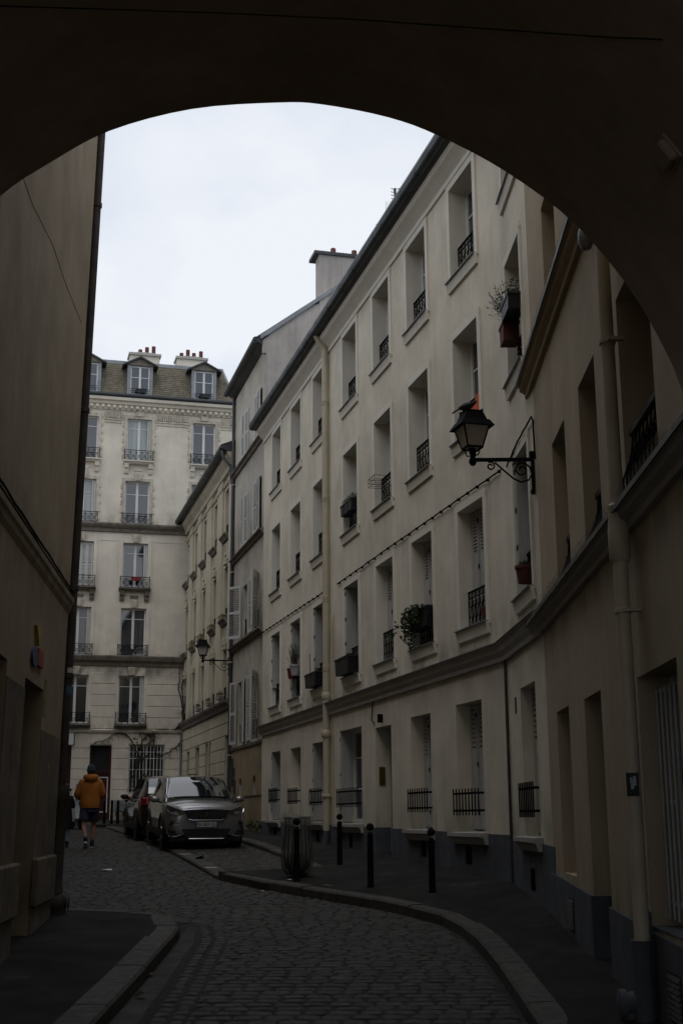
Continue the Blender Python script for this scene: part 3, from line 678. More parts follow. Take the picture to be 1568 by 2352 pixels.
MB().extr([(.1, e), (-.2, e-.02), (-.2, e-.1), (0, e-.14)], a-.2, c+.2).build('sill', M['stone'], H)
a, c, e, f = hg[3]; win(H, a, c, e, f, .18, fm=M['shutter'])
b_ = MB(); b_.box(-5.2, -4.2, -.12, -.02, 4.42, 4.86); b_.build('blank_sign_board', M['pvc'], H)
MB().tube([(-4.17, -.05, 4.40), (-4.17, -.05, 4.86), (-4.0, -.05, 4.93), (.2, -.06, 4.96)], .018, 6).build('conduit', M['zincdark'], H, smooth=True)
# mansard: sheeting, tiles, dormers, chimneys
Z0, Z1, Y0, Y1 = 18.72, 20.50, -.02, .55
sl_ = (Y1-Y0)/(Z1-Z0)
rf = MB(); rf.add([(-9.6, Y0+.02, Z0), (2.12, Y0+.02, Z0), (1.5, Y1+.02, Z1), (-9.6, Y1+.02, Z1), (2.12, 9, Z0), (1.5, 8.5, Z1), (-9.6, 9, Z0)], [(0, 1, 2, 3), (1, 4, 5, 2), (3, 2, 5), (0, 3, 6)])
rf.build('roof', M['zinc'], H)
g = MB(); g.tube([(-9.6, -.34, 18.72), (2.15, -.34, 18.72)], .085, 10); g.box(-9.6, 2.12, -.34, 0, 18.62, 18.70)
x = -9.2
while x < 2: g.tube([(x, -.34, 18.72), (x+.04, -.34, 18.72)], .093, 10); x += .93
g.build('gutter', M['zincdark'], H, smooth=True)
DX = [-6.3, -4.22, -2.08, .62]
tl = MB(); th, tw = .093, .118; r_ = 0; z = Z0+.04
while z < Z1-.10:
    xr = 2.12-(z-Z0)*.35; x = -5.4+(tw/2 if r_ % 2 else 0)
    while x < xr-.03:
        xx = min(x+tw-.006, xr); 
        if not any(abs(x+tw/2-q) < .50 for q in DX):
            y = Y0+(z-Z0)*sl_; y2 = Y0+(z+th*1.05-Z0)*sl_; j = rnd.uniform(0, .006); p = .020+j
            tl.add([(x, y-p, z), (xx, y-p-rnd.uniform(-.003, .003), z), (xx, y2-.006, z+th*1.05), (x, y2-.006, z+th*1.05), (x, y, z), (xx, y, z)], [(0, 1, 2, 3), (4, 5, 1, 0), (0, 3, 4), (1, 5, 2)])
        x += tw
    z += th; r_ += 1
tl.build('roof_tile', M['tile'], H, kind='stuff')
MB().extr([(Y1-.06, Z1-.12), (Y1+.10, Z1-.12), (Y1+.14, Z1+.03), (Y1-.04, Z1+.03)], -9.6, 1.52).build('ridge_flashing', M['zinc'], H)
fl = MB(); fl.add([(2.14, Y0-.03, Z0), (1.52, Y1-.03, Z1), (1.42, Y1-.03, Z1), (2.03, Y0-.03, Z0)], [(0, 1, 2, 3)]); fl.build('hip_flashing', M['zinc'], H)
for i, xc in enumerate(DX):
    b = MB(); b.box(xc-.53, xc-.40, -.06, .6, 18.74, 20.16); b.box(xc+.40, xc+.53, -.06, .6, 18.74, 20.16); b.box(xc-.53, xc+.53, -.055, .3, 18.70, 18.84); b.box(xc-.40, xc+.40, -.04, .3, 20.14, 20.2)
    o = b.build('dormer', M['zinc'], H)
    q = MB(); 
    for sx in (-1, 1): q.extr([(xc, 20.56), (xc+sx*.74, 20.17), (xc+sx*.74, 20.11), (xc, 20.48)], -.20, 1.2, ax='y')
    q.extr([(xc-.6, 20.17), (xc+.6, 20.17), (xc, 20.5)], -.10, -.06, ax='y', mi=1); q.build('dormer_roof', [M['zincdark'], M['darkstone']], o)
    w_ = win(H, xc-.40, xc+.40, 18.86, 20.14, .02, trans=(.62,) if i else (.5,), th=.05, mth=.085)
    r2 = MB(); r2.box(xc-.40, xc+.40, -.09, -.075, 19.04, 19.055); r2.box(xc-.40, xc+.40, -.09, -.075, 19.12, 19.135); r2.build('railing', M['iron'], w_)
for (a, c, pots) in ((-2.47, -1.11, ((-1.97, .18), (-1.69, .30), (-1.41, .36))), (-.49, .88, ((-.22, .18), (.05, .34), (.31, .22), (.61, .32)))):
    k = 1.06
    k = 1.02; a2, c2 = a*k+.02, c*k+.02
    b = MB(); b.box(a2+.06, c2-.06, .95, 1.6, 20.0, 21.0); o = b.build('chimney', M['stone'], H)
    b = MB(); b.box(a2, c2, .86, 1.7, 21.0, 21.10); b.box(a2+.35, c2-.3, .95, 1.6, 21.10, 21.16); b.build('chimney_cap', M['ledge'], o)
    for x, h in pots:
        x = x*k+.02; MB().lathe([(.085, 21.1), (.085, 21.16+h*1.05), (.075, 21.16+h*1.05), (.06, 21.15)], (x, 1.2, 0), 12).build('chimney_pot', M['terra'], o, smooth=True)
CUR[0] = Matrix.Identity(4)
# ================================================================== NEAR RIGHT HOUSE (N)
Nb = empty('corner_house', FN, 'beige rendered house at right nearest the arch, spiked ledges and pale drainpipe', 'house')
nw = [(1.45, 2.45, 4.0, 5.76), (3.44, 4.40, 4.0, 5.76), (5.55, 6.75, 4.0, 5.8), (1.45, 2.45, 7.25, 8.7), (3.44, 4.40, 7.25, 8.7)]
ng = [(.85, 1.80, 1.03, 2.78), (2.85, 3.82, -.3, 2.75), (5.50, 6.85, .84, 2.68)]
wall(-.28, 9.6, -.4, 11.5, nw+ng, .40, back=6).build('wall', M['beige'], Nb)
def ndress(o, a, c, e, f):
    b = MB(); x0, x1 = a+.02, c-.02
    b.box(x0-.02, x1+.02, -.06, -.01, e+.62, e+.67, 1); b.box(x0, x1, -.04, -.025, e+.50, e+.515)
    n = 8; b0 = len(b.v)
    for i in range(n+1):
        x = x0+(x1-x0)*i/n
        b.tube([(x, -.03, e+.62), (x, -.05, e+.45), (x, -.13, e+.25), (x, -.13, e+.12), (x, -.05, e+.03)], .008, 5)
        if i < n:
            xc = x+(x1-x0)/n/2; b.tube(arc(xc, e+.40, .045, 0, 6.28, -.07, 8), .006, 4); b.tube(arc(xc, e+.2, .05, 1, 5.5, -.13, 8), .006, 4)
    dy = .17 if c < 5 else .10
    b.v = [(x, y+dy, z) for x, y, z in b.v]
    b.build('railing', [M['iron'], M['rust']], o)
for a, c, e, f in nw:
    o = win(Nb, a, c, e, f, .36, trans=(.7,))
    if f < 6: ndress(o, a, c, e, f)
win(Nb, *ng[0][:2], 1.05, 2.78, .27, trans=(.72, .4)); 
d_ = MB(); d_.box(2.85, 3.82, .28, .34, -.3, 2.75); d_.box(2.93, 3.3, .26, .28, .5, 2.5); d_.box(3.37, 3.74, .26, .28, .5, 2.5); d_.v = [(x, y+.09, z) for x, y, z in d_.v]; d_.build('door', M['dark'], Nb); MB().box(2.848, 2.862, -.03, .36, -.3, .90).build('plinth', M['plinth'], Nb)
a, c, e, f = ng[2]; o = win(Nb, a, c, e, f, .27, trans=(.5,))
MB().box(a, c, -.004, .3, e-.01, e+.004).build('sill', M['plinth'], Nb)
g = MB()
for zz in (e+.16, e+.88, f-.13): g.box(a, c, .135, .155, zz, zz+.03)
gr = g.build('window_grille', M['shutter'], Nb)
for i in range(9): x = a+.08+i*(c-a-.16)/8; MB().tube([(x, .125, e+.06), (x, .125, f-.1)], .011, 8).build('bar', M['shutter'], gr, smooth=True)
for z, h in ((3.81, .16), (6.95, .20)):
    MB().extr([(0, z), (-.05, z), (-.06, z+h*.3), (-.12, z+h*.5), (-.13, z+h*.8), (-.16, z+h*.82), (-.16, z+h), (0, z+h+.05)], -.45, 9.6).build('string_course', M['ledge'] if z < 5 else M['beige'], Nb)
    MB().extr([(-.175, z+h*.78), (-.16, z+h*.78), (-.16, z+h+.002), (0, z+h+.052), (0, z+h+.058), (-.175, z+h+.008)], -.47, 9.6).build('ledge_flashing', M['zincdark'], Nb)
    spikes(-.4, 7.5, -.10, z+h+.02).build('bird_spikes', M['zinc'], Nb, kind='stuff')
def nzt(x): return 1.0-.035*max(0, x) if x < 5.3 else .815-.02*(x-5.3)
plinth(Nb, [(-.28, .85), (.85, 1.80), (1.80, 2.85), (3.82, 5.5), (5.5, 6.85), (6.85, 9.6)], 0, nzt, M['plinth'], proud=.03)
for vx, vz in ((1.5, .48), (6.3, .28)):
    v = MB(); v.box(vx-.2, vx+.2, -.034, .0, vz, vz+.32, 1)
    for k in range(8): v.extr([(-.034, vz+.02+k*.037), (-.05, vz+.015+k*.037), (-.034, vz+.045+k*.037)], vx-.19, vx+.19)
    v.build('vent_grille', [M['zincdark'], M['dark']], Nb)
op = downpipe(Nb, 5.72, -.12, .75, 11.5, .057, M['pipe'], [7.9, 5.35, 3.15], ctype=1)
c = MB(); c.lathe([(.058, 3.55), (.082, 3.58), (.082, 3.80), (.070, 3.92), (.08, 4.0), (.058, 4.02)], (5.72, -.12, 0), 14); c.build('pipe_collar', M['pipe'], Nb, smooth=True)
c = MB(); c.tube([(5.72, -.13, .76), (5.72, -.13, .12)], .075, 12); c.tube([(5.72, -.10, .36), (5.66, -.28, .32)], .07, 12); c.lathe([(.07, 0), (.10, .0), (.10, -.05), (.0, -.07)], (5.65, -.25, .32), 14, ax='y'); c.build('pipe_shoe', M['plinth'], Nb, smooth=True)
MB().box(5.36, 5.64, -.10, -.03, .0, .95).build('pipe_casing', M['plinth'], Nb)
MB().tube([(5.08, -.03, 11), (5.08, -.03, .9)], .022, 6).build('conduit', M['pipe'], Nb, smooth=True)
s = MB()   # lidded junction hood on the facade near the arch
s.lathe([(.0, .13), (.05, .12), (.07, .06), (.07, -.03), (.045, -.09), (0, -.11)], (4.78, -.08, 6.72), 12); s.build('rain_hopper', M['zinc'], Nb, smooth=True)
# ================================================================== LEFT HOUSE (L)
Lb = empty('street_corner_house', FL, 'dark ochre house on the left with a cable along its ledge and two recessed doorways', 'house')
lops = [(on_plane(FL, 51, 1660)[0], on_plane(FL, 93, 1690)[0], -.6, on_plane(FL, 95, 1582)[1]), (-5.6, on_plane(FL, 17, 1515)[0], -.6, on_plane(FL, 17, 1515)[1])]
print('lops', lops)
wall(-9.3, .22, -.6, 13, lops, .40, back=5).build('wall', M['ochre'], Lb)
for a, c, e, f in lops:
    d_ = MB(); d_.box(a, c, .40, .45, e, f); d_.box(a+.1, (a+c)/2-.04, .375, .40, .6, f-.3); d_.box((a+c)/2+.04, c-.1, .375, .40, .6, f-.3); d_.build('door', M['dark'], Lb)
MB().extr([(0, 4.22), (-.03, 4.28), (-.04, 4.33), (-.06, 4.36), (-.065, 4.42), (0, 4.45)], -9.3, .24).build('ledge', M['ochre'], Lb)
c = MB(); 
for k in range(2):
    pts = [(-9.3+i*.5, -.04-.02*k, 4.47+.02*k-.006*(i % 2)+rnd.uniform(-.006, .006)) for i in range(20)]; c.tube(pts, .013, 6)
c.build('cable', M['iron'], Lb, smooth=True)
for a, c in ((lops[0][1]-.05, -.02), (lops[1][1]-.05, lops[0][0]+.05)):
    b = MB(); b.cbox(a, c, -.075, -.0, .70, 1.22, .02); b.build('plinth_block', M['peel'], Lb)
    MB().box(a+.04, c-.04, -.03, 0, -.3, .70).build('plinth', M['darkstone'], Lb)
ck = MB(); ck.tube([(on_plane(FL, x, y)[0], -.002, on_plane(FL, x, y)[1]) for x, y in ((52, 405), (75, 470), (120, 560), (150, 650), (186, 740))], .003, 5); ck.build('wall_crack', M['darkstone'], Lb)
PX, PY = .36, -.03
for a, c, zt2 in ((lops[0][1], .20, 2.62), (lops[1][1], lops[0][0], 2.95)):
    MB().box(a+.003, c, -.008, -.001, .3, zt2).build('peeling_paint', M['peel'], Lb)
dp = MB(); dp.tube([(PX, PY, 2.0), (PX, PY, 13)], .058, 14); dpo = dp.build('downpipe', M['rust'], Lb, smooth=True)
for z in (10.05, 7.0, 4.55, 3.4): MB().lathe([(.058, z), (.072, z+.01), (.072, z+.07), (.058, z+.08)], (PX, PY, 0), 14).build('pipe_clamp', M['rust'], dpo, smooth=True)
b = MB(); b.lathe([(.06, .62), (.10, .64), (.10, .80), (.085, .84), (.082, 1.85), (.10, 1.88), (.105, 2.02), (.095, 2.06), (.06, 2.06)], (PX, PY, 0), 16); lo_ = b.build('pipe_sleeve', M['rust'], Lb, smooth=True)
b = MB(); b.lathe([(.0, -.10), (.06, -.10), (.12, -.06), (.125, .06), (.09, .12), (0, .12)], (PX-.02, PY-.05, .62), 16, ax='y'); b.box(PX-.11, PX+.12, PY-.13, PY+.10, .40, .56); b.lathe([(.05, -.125), (.085, -.13), (.085, -.12)], (PX-.02, PY-.05, .62), 14, ax='y'); b.build('pipe_shoe', M['rust'], Lb, smooth=True)
for z, dx, w_, h_, m in ((3.42, .0, .10, .12, M['paper']), (3.20, .02, .09, .11, mat('blue_sticker', (.05, .13, .20), bump=0)), (2.62, .0, .05, .07, mat('red_sticker', (.12, .04, .03), bump=0))):
    v = []
    for i in range(7):
        an = R(172+dx*100+i*(w_/.06*57)/6); v += [(PX+.0605*math.cos(an), PY+.0605*math.sin(an), z), (PX+.0605*math.cos(an), PY+.0605*math.sin(an), z+h_)]
    b = MB(); b.add(v, [(2*i, 2*i+2, 2*i+3, 2*i+1) for i in range(6)]); b.build('sticker', m, dpo)
# unseen wing added beyond the left house, for street shade and reflections
CUR[0] = FL.inverted() @ frame(-3.75, 16.35, math.atan2(.967, -.256))
wall(0.3, 30, -.2, 13, [(x, x+1.1, z, z+1.8) for x in (2, 5, 8, 11, 14, 17, 20, 23, 26) for z in (2, 5, 8)], .25).build('unseen_wing', M['ochre'], Lb)
CUR[0] = Matrix.Identity(4)
# ================================================================== ARCH BUILDING
A = empty('arch_building', at(-.3, 6.6, 0), 'dark archway building spanning the street in the foreground, seen from inside its passage', 'archway')
CUR[0] = at(.3, -6.6, 0)
ap = [(-2.75, 2.6), (-2.74, 3.3), (-2.68, 3.9), (-2.56, 4.45), (-2.35, 4.92), (-2.04, 5.3), (-1.75, 5.52), (-1.40, 5.73), (-.9, 5.875), (-.37, 5.915), (-.1, 5.9), (.3, 5.81), (.61, 5.68), (1.02, 5.43), (1.41, 5.09), (1.7, 4.69), (1.88, 4.32), (1.98, 4.02), (2.08, 3.5), (2.11, 2.8)]
sm = []
for i in range(len(ap)-1):
    p0, p1, p2, p3 = ap[max(i-1, 0)], ap[i], ap[i+1], ap[min(i+2, len(ap)-1)]
    for t in (0, .25, .5, .75):
        sm.append(tuple(.5*((2*p1[k])+(-p0[k]+p2[k])*t+(2*p0[k]-5*p1[k]+4*p2[k]-p3[k])*t*t+(-p0[k]+3*p1[k]-3*p2[k]+p3[k])*t**3) for k in (0, 1)))
sm = [(-2.75, -.6)]+sm+[(2.11, 2.8), (2.11, -.6)]
b = MB(); YA, YB, TOP = 4.4, 7.0, 19.5
for y in (YA, YB):
    vs = []; fs = []
    for x, z in sm: vs += [(x, y, z), (x, y, TOP)]
    fs = [(2*i, 2*i+2, 2*i+3, 2*i+1) for i in range(len(sm)-1) if abs(sm[i][0]-sm[i+1][0]) > 1e-6]; b.add(vs, fs)
    for x0, x1 in ((-4.6, -2.75), (2.11, 3.4)): b.add([(x0, y, -.6), (x1, y, -.6), (x1, y, TOP), (x0, y, TOP)], [(0, 1, 2, 3)])
vs = []
for x, z in sm: vs += [(x, YA, z), (x, YB, z)]
b.build('arch_wall', M['soot'], A)
b = MB(); b.add(vs, [(2*i, 2*i+1, 2*i+3, 2*i+2) for i in range(len(sm)-1)]); b.build('arch_soffit', M['soot'], A, smooth=True)
b = MB(); b.box(-4.6, 3.4, -2.5, YA-.002, 6.4, 6.7); b.build('passage_ceiling', M['soot'], A)
b = MB(); b.box(-3.3, -3.0, -2.5, YA-.004, -.6, 6.4); b.box(2.25, 2.6, -2.5, YA-.004, -.6, 6.4); b.build('passage_wall', M['soot'], A)
b = MB(); b.box(-4.6, 3.4, -2.8, YB, TOP, TOP+.3); b.box(-4.6, 3.4, -2.8, -2.5, 6.7, TOP); b.build('roof', M['zincdark'], A)
def soffit_pt(px, py):
    """point of the arch soffit seen at a photo pixel, and the direction of its normal"""
    r = ray(px, py); t = 3.0
    while t < 9:
        q = r*t; z = q.z+CZ
        for (x0, z0), (x1, z1) in zip(sm, sm[1:]):
            if x0 < q.x <= x1 and z >= z0+(z1-z0)*(q.x-x0)/(x1-x0): return Vector((q.x, q.y, z-.012)), math.atan2(z1-z0, x1-x0)
        t += .01
sp_ = [soffit_pt(px, py) for px, py in ((0, 8), (200, 14), (500, 24), (800, 38), (1000, 52), (1200, 66), (1400, 80), (1520, 84))]
b = MB(); b.tube([q[0] for q in sp_ if q], .0035, 6); b.build('cable', M['iron'], A, smooth=True)
CUR[0] = Matrix.Identity(4)
LIGHT_PT = soffit_pt(1535, 345)

# ================================================================== GROUND
YS = [-40, -5, 9, 15, 20, 25, 30, 40, 50, 60, 120]
g = MB()
for i, Y in enumerate(YS): g.v += [(-70, Y, zr(Y)-.05), (70, Y, zr(Y)-.05)]
g.f = [(2*i, 2*i+1, 2*i+3, 2*i+2) for i in range(len(YS)-1)]; g.m = [0]*len(g.f)
g.build('ground', M['bed'], None, kind='structure')
def strip(name, m, L, Rr, kind='structure', parent=None, nsub=1):
    b = MB(); n = len(L)
    for (a, c) in zip(L, Rr):
        for k in range(nsub+1):
            t = k/nsub; b.v.append(tuple(a[q]+(c[q]-a[q])*t for q in range(3)))
    m_ = nsub+1
    b.f = [(i*m_+k, i*m_+k+1, (i+1)*m_+k+1, (i+1)*m_+k) for i in range(n-1) for k in range(nsub)]; b.m = [0]*len(b.f)
    o = b.build(name, m, parent)
    if kind: o['kind'] = kind
    return o
def lerp(tab, q):
    for (a, va), (b, vb) in zip(tab, tab[1:]):
        if q <= b: return va+(vb-va)*max(0, (q-a)/(b-a))
    return tab[-1][1]
# right pavement: kerb points paired with wall points
zwt = [(4, .17), (10, .23), (13, .36), (15.4, .52), (16.8, .65), (18.2, .78), (19.5, .84), (21.5, .885), (24, .94), (26.7, 1.06), (31, 1.16), (35.5, 1.235), (40, 1.36), (51.5, 1.56)]
PR = [((1.42, 4), (2.5, 4)), ((1.42, 10), (2.5, 10)), ((1.45, 13), (2.5, 13)), ((1.40, 15), (2.6, 15.4)), ((1.20, 16.3), (2.6, 16.8)), ((.64, 17.67), (2.6, 18.2)),
      ((-.31, 19.16), (2.2, 20.1)), ((-1.27, 20.6), (1.85, 21.4)), ((-2.12, 22.25), (1.6, 22.5)), ((-.50, 22.85), (1.4, 23.1)), ((-1.10, 25.6), (.7, 25.9)), ((-1.80, 28.5), (0, 28.7)),
      ((-3.58, 35.3), (-1.8, 35.6)), ((-4.95, 40.3), (-3.2, 40.6)), ((-7.95, 51), (-6, 51.2))]
def kz(p): return zr(p[1])+.13
def inner(pts, wd, side):
    out = []; n = len(pts)
    for i in range(n):
        a, c = pts[max(i-1, 0)], pts[min(i+1, n-1)]; l = math.dist(a, c) or 1
        out.append((pts[i][0]+(c[1]-a[1])/l*side*wd, pts[i][1]-(c[0]-a[0])/l*side*wd))
    return out
def pavement(name, m, K, Wp, hk, zw, wd, side, nsub=6):
    I = inner(K, wd, side); b = MB(); m_ = nsub+2
    for k, i_, w_, h, z in zip(K, I, Wp, hk, zw):
        zi = zr(k[1])+h+.006
        b.v.append((k[0], k[1], zi-.045)); b.v.append((i_[0], i_[1], zi))
        for q in range(1, nsub+1): t = q/nsub; b.v.append((i_[0]+(w_[0]-i_[0])*t, i_[1]+(w_[1]-i_[1])*t, zi+(z-zi)*t))
    b.f = [(i*m_+k, i*m_+k+1, (i+1)*m_+k+1, (i+1)*m_+k) for i in range(len(K)-1) for k in range(m_-1)]; b.m = [0]*len(b.f)
    o = b.build(name, m, None); o['kind'] = 'structure'; return o
kp = [k for k, w_ in PR]
RP = pavement('right_pavement', M['asphalt'], kp, [w_ for k, w_ in PR], [.13]*len(PR), [lerp(zwt, w_[1]) for k, w_ in PR], .225, 1)
# left pavement
KL = [(-1.86, 4), (-1.86, 9), (-1.85, 12), (-1.88, 15.2), (-1.96, 15.9), (-2.2, 16.6), (-2.6, 17.1), (-3.2, 17.55), (-3.9, 17.9), (-4.6, 18.2)]
WLp = [(-3.0, 4), (-3.1, 9), (-3.5, 12), (-3.7, 15.2), (-3.75, 15.8), (-3.8, 16.1), (-3.85, 16.3), (-3.95, 16.4), (-4.3, 16.6), (-4.9, 17)]
klz = [.13]*5+[.12, .09, .06, .04, .03]
LP = pavement('left_pavement', M['asphalt'], KL, WLp, klz, [zr(y)+.15 for x, y in WLp], .265, -1)
def resample(pts, step):
    out = [pts[0]]; acc = 0
    for a, c in zip(pts, pts[1:]):
        d_ = math.dist(a, c); t = step-acc
        while t <= d_: out.append((a[0]+(c[0]-a[0])*t/d_, a[1]+(c[1]-a[1])*t/d_)); t += step
        acc = d_-(t-step)
    out.append(pts[-1]); return out
def kerbs(par, pts, wd, hfun, side, step=.95, top=.004, m=None):
    ps = resample(pts, step); n = len(ps)
    def nrm(i):
        a, c = ps[max(i-1, 0)], ps[min(i+1, n-1)]; l = math.dist(a, c) or 1
        return ((c[1]-a[1])/l*side, -(c[0]-a[0])/l*side)
    for i in range(n-1):
        a, c = ps[i], ps[i+1]; l = math.dist(a, c)
        if l < .2: continue
        na, nc = nrm(i), nrm(i+1); gp = .011/l; j = rnd.uniform(-.006, .006)
        a2 = (a[0]+(c[0]-a[0])*gp, a[1]+(c[1]-a[1])*gp); c2 = (c[0]-(c[0]-a[0])*gp, c[1]-(c[1]-a[1])*gp)
        za, zc = zr(a[1]), zr(c[1]); ha, hc = hfun(a)+top+j, hfun(c)+top+j
        b = MB(); vs = []
        for (p, nn, z, h) in ((a2, na, za, ha), (c2, nc, zc, hc)):
            vs += [(p[0], p[1], z-.12), (p[0], p[1], z+h-.025), (p[0]+nn[0]*.025, p[1]+nn[1]*.025, z+h), (p[0]+nn[0]*wd, p[1]+nn[1]*wd, z+h+.004), (p[0]+nn[0]*wd, p[1]+nn[1]*wd, z-.12)]
        b.add(vs, [(0, 1, 6, 5), (1, 2, 7, 6), (2, 3, 8, 7), (3, 4, 9, 8), (0, 4, 3, 2, 1), (5, 6, 7, 8, 9)])
        b.build('kerb_stone', m or M['granite'], par)
kerbs(RP, kp[:9], .24, lambda p: .13, 1)
kerbs(RP, [(-2.12, 22.25), (-.50, 22.85)], .22, lambda p: .13-.0*(p[0]+2.1), -1 if 0 else 1, step=.8)
kerbs(RP, kp[9:], .24, lambda p: .13, 1)
kerbs(LP, KL, .28, lambda p: lerp([(4, .13), (15.9, .13), (16.6, .12), (17.1, .09), (17.55, .06), (18.2, .03)], p[1]), -1)
# patches on the pavement
MB().add([(-.35, 19.75, zr(19.75)+.142), (.25, 19.4, zr(19.4)+.142), (.55, 19.9, zr(19.9)+.152), (-.05, 20.25, zr(20.25)+.152)], [(0, 1, 2, 3)]).build('manhole_cover', mat('dark_cover', (.03, .03, .03), rough=.6, bump=.4), RP)
# road surface under the setts, and the parking bay raised a little behind a flush strip
def dirp(t): return (-2.15-.2649*t, 22.4+t)
ln = [(dirp(t)[0], dirp(t)[1]) for t in (0, 4, 8, 12, 16, 20, 23)]
road = strip('cobbled_road', M['bed'], [(-14, Y, zr(Y)-.007) for Y in (-5, 9, 15, 20, 25, 30, 40, 60)], [(3, Y, zr(Y)-.007) for Y in (-5, 9, 15, 20, 25, 30, 40, 60)])
bay = strip('parking_bay', M['bed'], [(x+.1, y, zr(y)+.043) for x, y in ln], [(x+2.6, y+.7, zr(y+.7)+.043) for x, y in ln])
kerbs(bay, ln, .30, lambda p: .055, 1, step=.9)
for t in (1.35, 4.55, 8.2, 9.6):
    x, y = dirp(t); b = MB(); z = zr(y)+.0655
    b.add([(x+.03, y-.1, z), (x+.24, y-.04, z), (x+.18, y+.20, z+.005), (x-.03, y+.14, z+.005)], [(0, 1, 2, 3)]); b.build('painted_mark', mat('worn_white_paint', (.42, .42, .40), stain=(9, .42, (.17, .163, .15)), bump=.1) if t < 2 else bpy.data.materials['worn_white_paint'], bay)
gut = strip('left_gutter', M['concrete'], [(-1.90, Y, zr(Y)-.004) for Y in (4, 9, 12, 15, 16.3)], [(x, Y, zr(Y)-.008) for x, Y in ((-1.50, 4), (-1.52, 9), (-1.56, 12), (-1.62, 15), (-1.75, 16.3))])
# --- setts
def inside(p, poly):
    c = False; x, y = p; j = len(poly)-1
    for i in range(len(poly)):
        xi, yi = poly[i]; xj, yj = poly[j]
        if (yi > y) != (yj > y) and x < (xj-xi)*(y-yi)/(yj-yi)+xi: c = not c
        j = i
    return c
polyR = [k for k, w_ in PR]+[w_ for k, w_ in PR][::-1]
polyL = KL+WLp[::-1]
def kerbX(Y):   # right limit of the carriageway
    if Y <= 22.25: return lerp([(4, 1.42), (10, 1.42), (13, 1.45), (15, 1.40), (16.3, 1.20), (17.67, .64), (19.16, -.31), (20.6, -1.27), (22.25, -2.12)], Y)
    return dirp(Y-22.4)[0]
def bayX(Y): return lerp([(22.25, -.8), (22.85, -.50), (25.6, -1.10), (28.5, -1.80), (35.3, -3.58), (40.3, -4.95), (51, -7.95)], Y)
NEAR, FAR, BAY = [], [], []
Y = 8.2; rown = 0
while Y < 47:
    dY = .178+rnd.uniform(-.012, .012)+(.03 if Y > 24 else 0)
    Yc = Y+dY/2
    x0 = lerp([(8, -1.26), (12, -1.27), (15, -1.32), (16.2, -1.5), (16.6, -1.95), (17.1, -2.5), (17.55, -3.15), (18.2, -4.6), (19, -5), (30, -8.0), (47, -12.0)], Yc)
    x1 = kerbX(Yc)-.03
    for (a, c, dst, lift) in ((x0, x1, None, 0.0), (dirp(Yc-22.4)[0]+.34, bayX(Yc)-.03, BAY, .05)):
        if dst is BAY and Yc < 22.9: continue
        if Yc > 45 and dst is BAY: continue
        x = a-rnd.random()*.2
        while x < c:
            L_ = rnd.choice((.20, .22, .24, .26))+rnd.uniform(-.02, .02); xa, xb = max(x, a), min(x+L_, c)
            if xb-xa > .07:
                rec = (xa, xb, Y, Y+dY, zr(Yc)+lift)
                if dst is BAY: BAY.append(rec)
                elif 9.55 < Yc and len(NEAR) < 298: NEAR.append(rec)
                else: FAR.append(rec)
            x += L_
    Y += dY; rown += 1
def sett_into(b, rec, rel=False):
    xa, xb, ya, yb, z = rec; g_ = rnd.uniform(.008, .022); gy = rnd.uniform(.010, .020); ins = .014; h = rnd.uniform(-.002, .003)
    x0, x1, y0, y1 = xa+g_, xb-g_, ya+gy, yb-gy
    cx, cy = (xa+xb)/2, (ya+yb)/2
    o = (cx, cy, z) if rel else (0, 0, 0); vs = []
    def jit(): return rnd.uniform(-.006, .006)
    s1, s2 = rnd.uniform(-.002, .002), rnd.uniform(-.002, .002)
    zz = lambda Y_: (zr(Y_)-zr(cy))
    for lvl, i_, zl in ((0, 0, -.03), (1, 0, -.005), (2, ins, .0025)):
        k = .022 if lvl else .016
        for (x, y, sx, sy) in ((x0, y0, 1, 1), (x1, y0, -1, 1), (x1, y1, -1, -1), (x0, y1, 1, -1)):
            for (ex, ey) in (((k, 0), (0, k)) if sx*sy < 0 else ((0, k), (k, 0))):
                X, Y_ = x+sx*(ex+i_)+jit()*.5, y+sy*(ey+i_)+jit()*.5
                tl = (s1 if x == x0 else -s1)+(s2 if y == y0 else -s2) if lvl else 0
                vs.append((X-o[0], Y_-o[1], z+zz(Y_)+zl+(h if lvl else 0)+tl-o[2]))
    fs = [tuple(range(16, 24))]
    for l in (0, 8):
        for i in range(8): fs.append((l+i, l+(i+1) % 8, l+8+(i+1) % 8, l+8+i))
    b.add(vs, fs); return o
for rec in NEAR:
    b = MB(); o = sett_into(b, rec, True); ob = b.build('sett', M['sett'], road, smooth=False); ob.location = o
b = MB()
for rec in FAR: sett_into(b, rec)
# two long courses beside the gutter
Y = 8.2
while Y < 16.2:
    for k in (0, 1):
        l = rnd.uniform(.2, .27); xo = lerp([(8, -1.52), (12, -1.56), (15, -1.62), (16.2, -1.78)], Y)+k*.15
        sett_into(b, (xo, xo+.135, Y+k*.1, Y+k*.1+.20, zr(Y+.1)+.001))
    Y += .205
b.build('sett_field', M['sett'], road, kind='stuff')
b = MB()
for rec in BAY: sett_into(b, rec)
b.build('sett_field', M['sett'], bay, kind='stuff')
# far pavement in front of the back building
BP = [(-7.35, 45.6), (-8.55, 45.3), (-9.1, 46.5), (-11.5, 47.2), (-15, 46.5)]; BW = [(-6.4, 51.2), (-8.6, 50.7), (-9.6, 50.4), (-11.8, 49.9), (-15, 49)]
bp = strip('far_pavement', M['asphalt'], [(x, y, zr(y)+.12) for x, y in BP], [(x, y, zr(y)+.15) for x, y in BW], nsub=3)
kerbs(bp, BP, .25, lambda p: .12, 1)
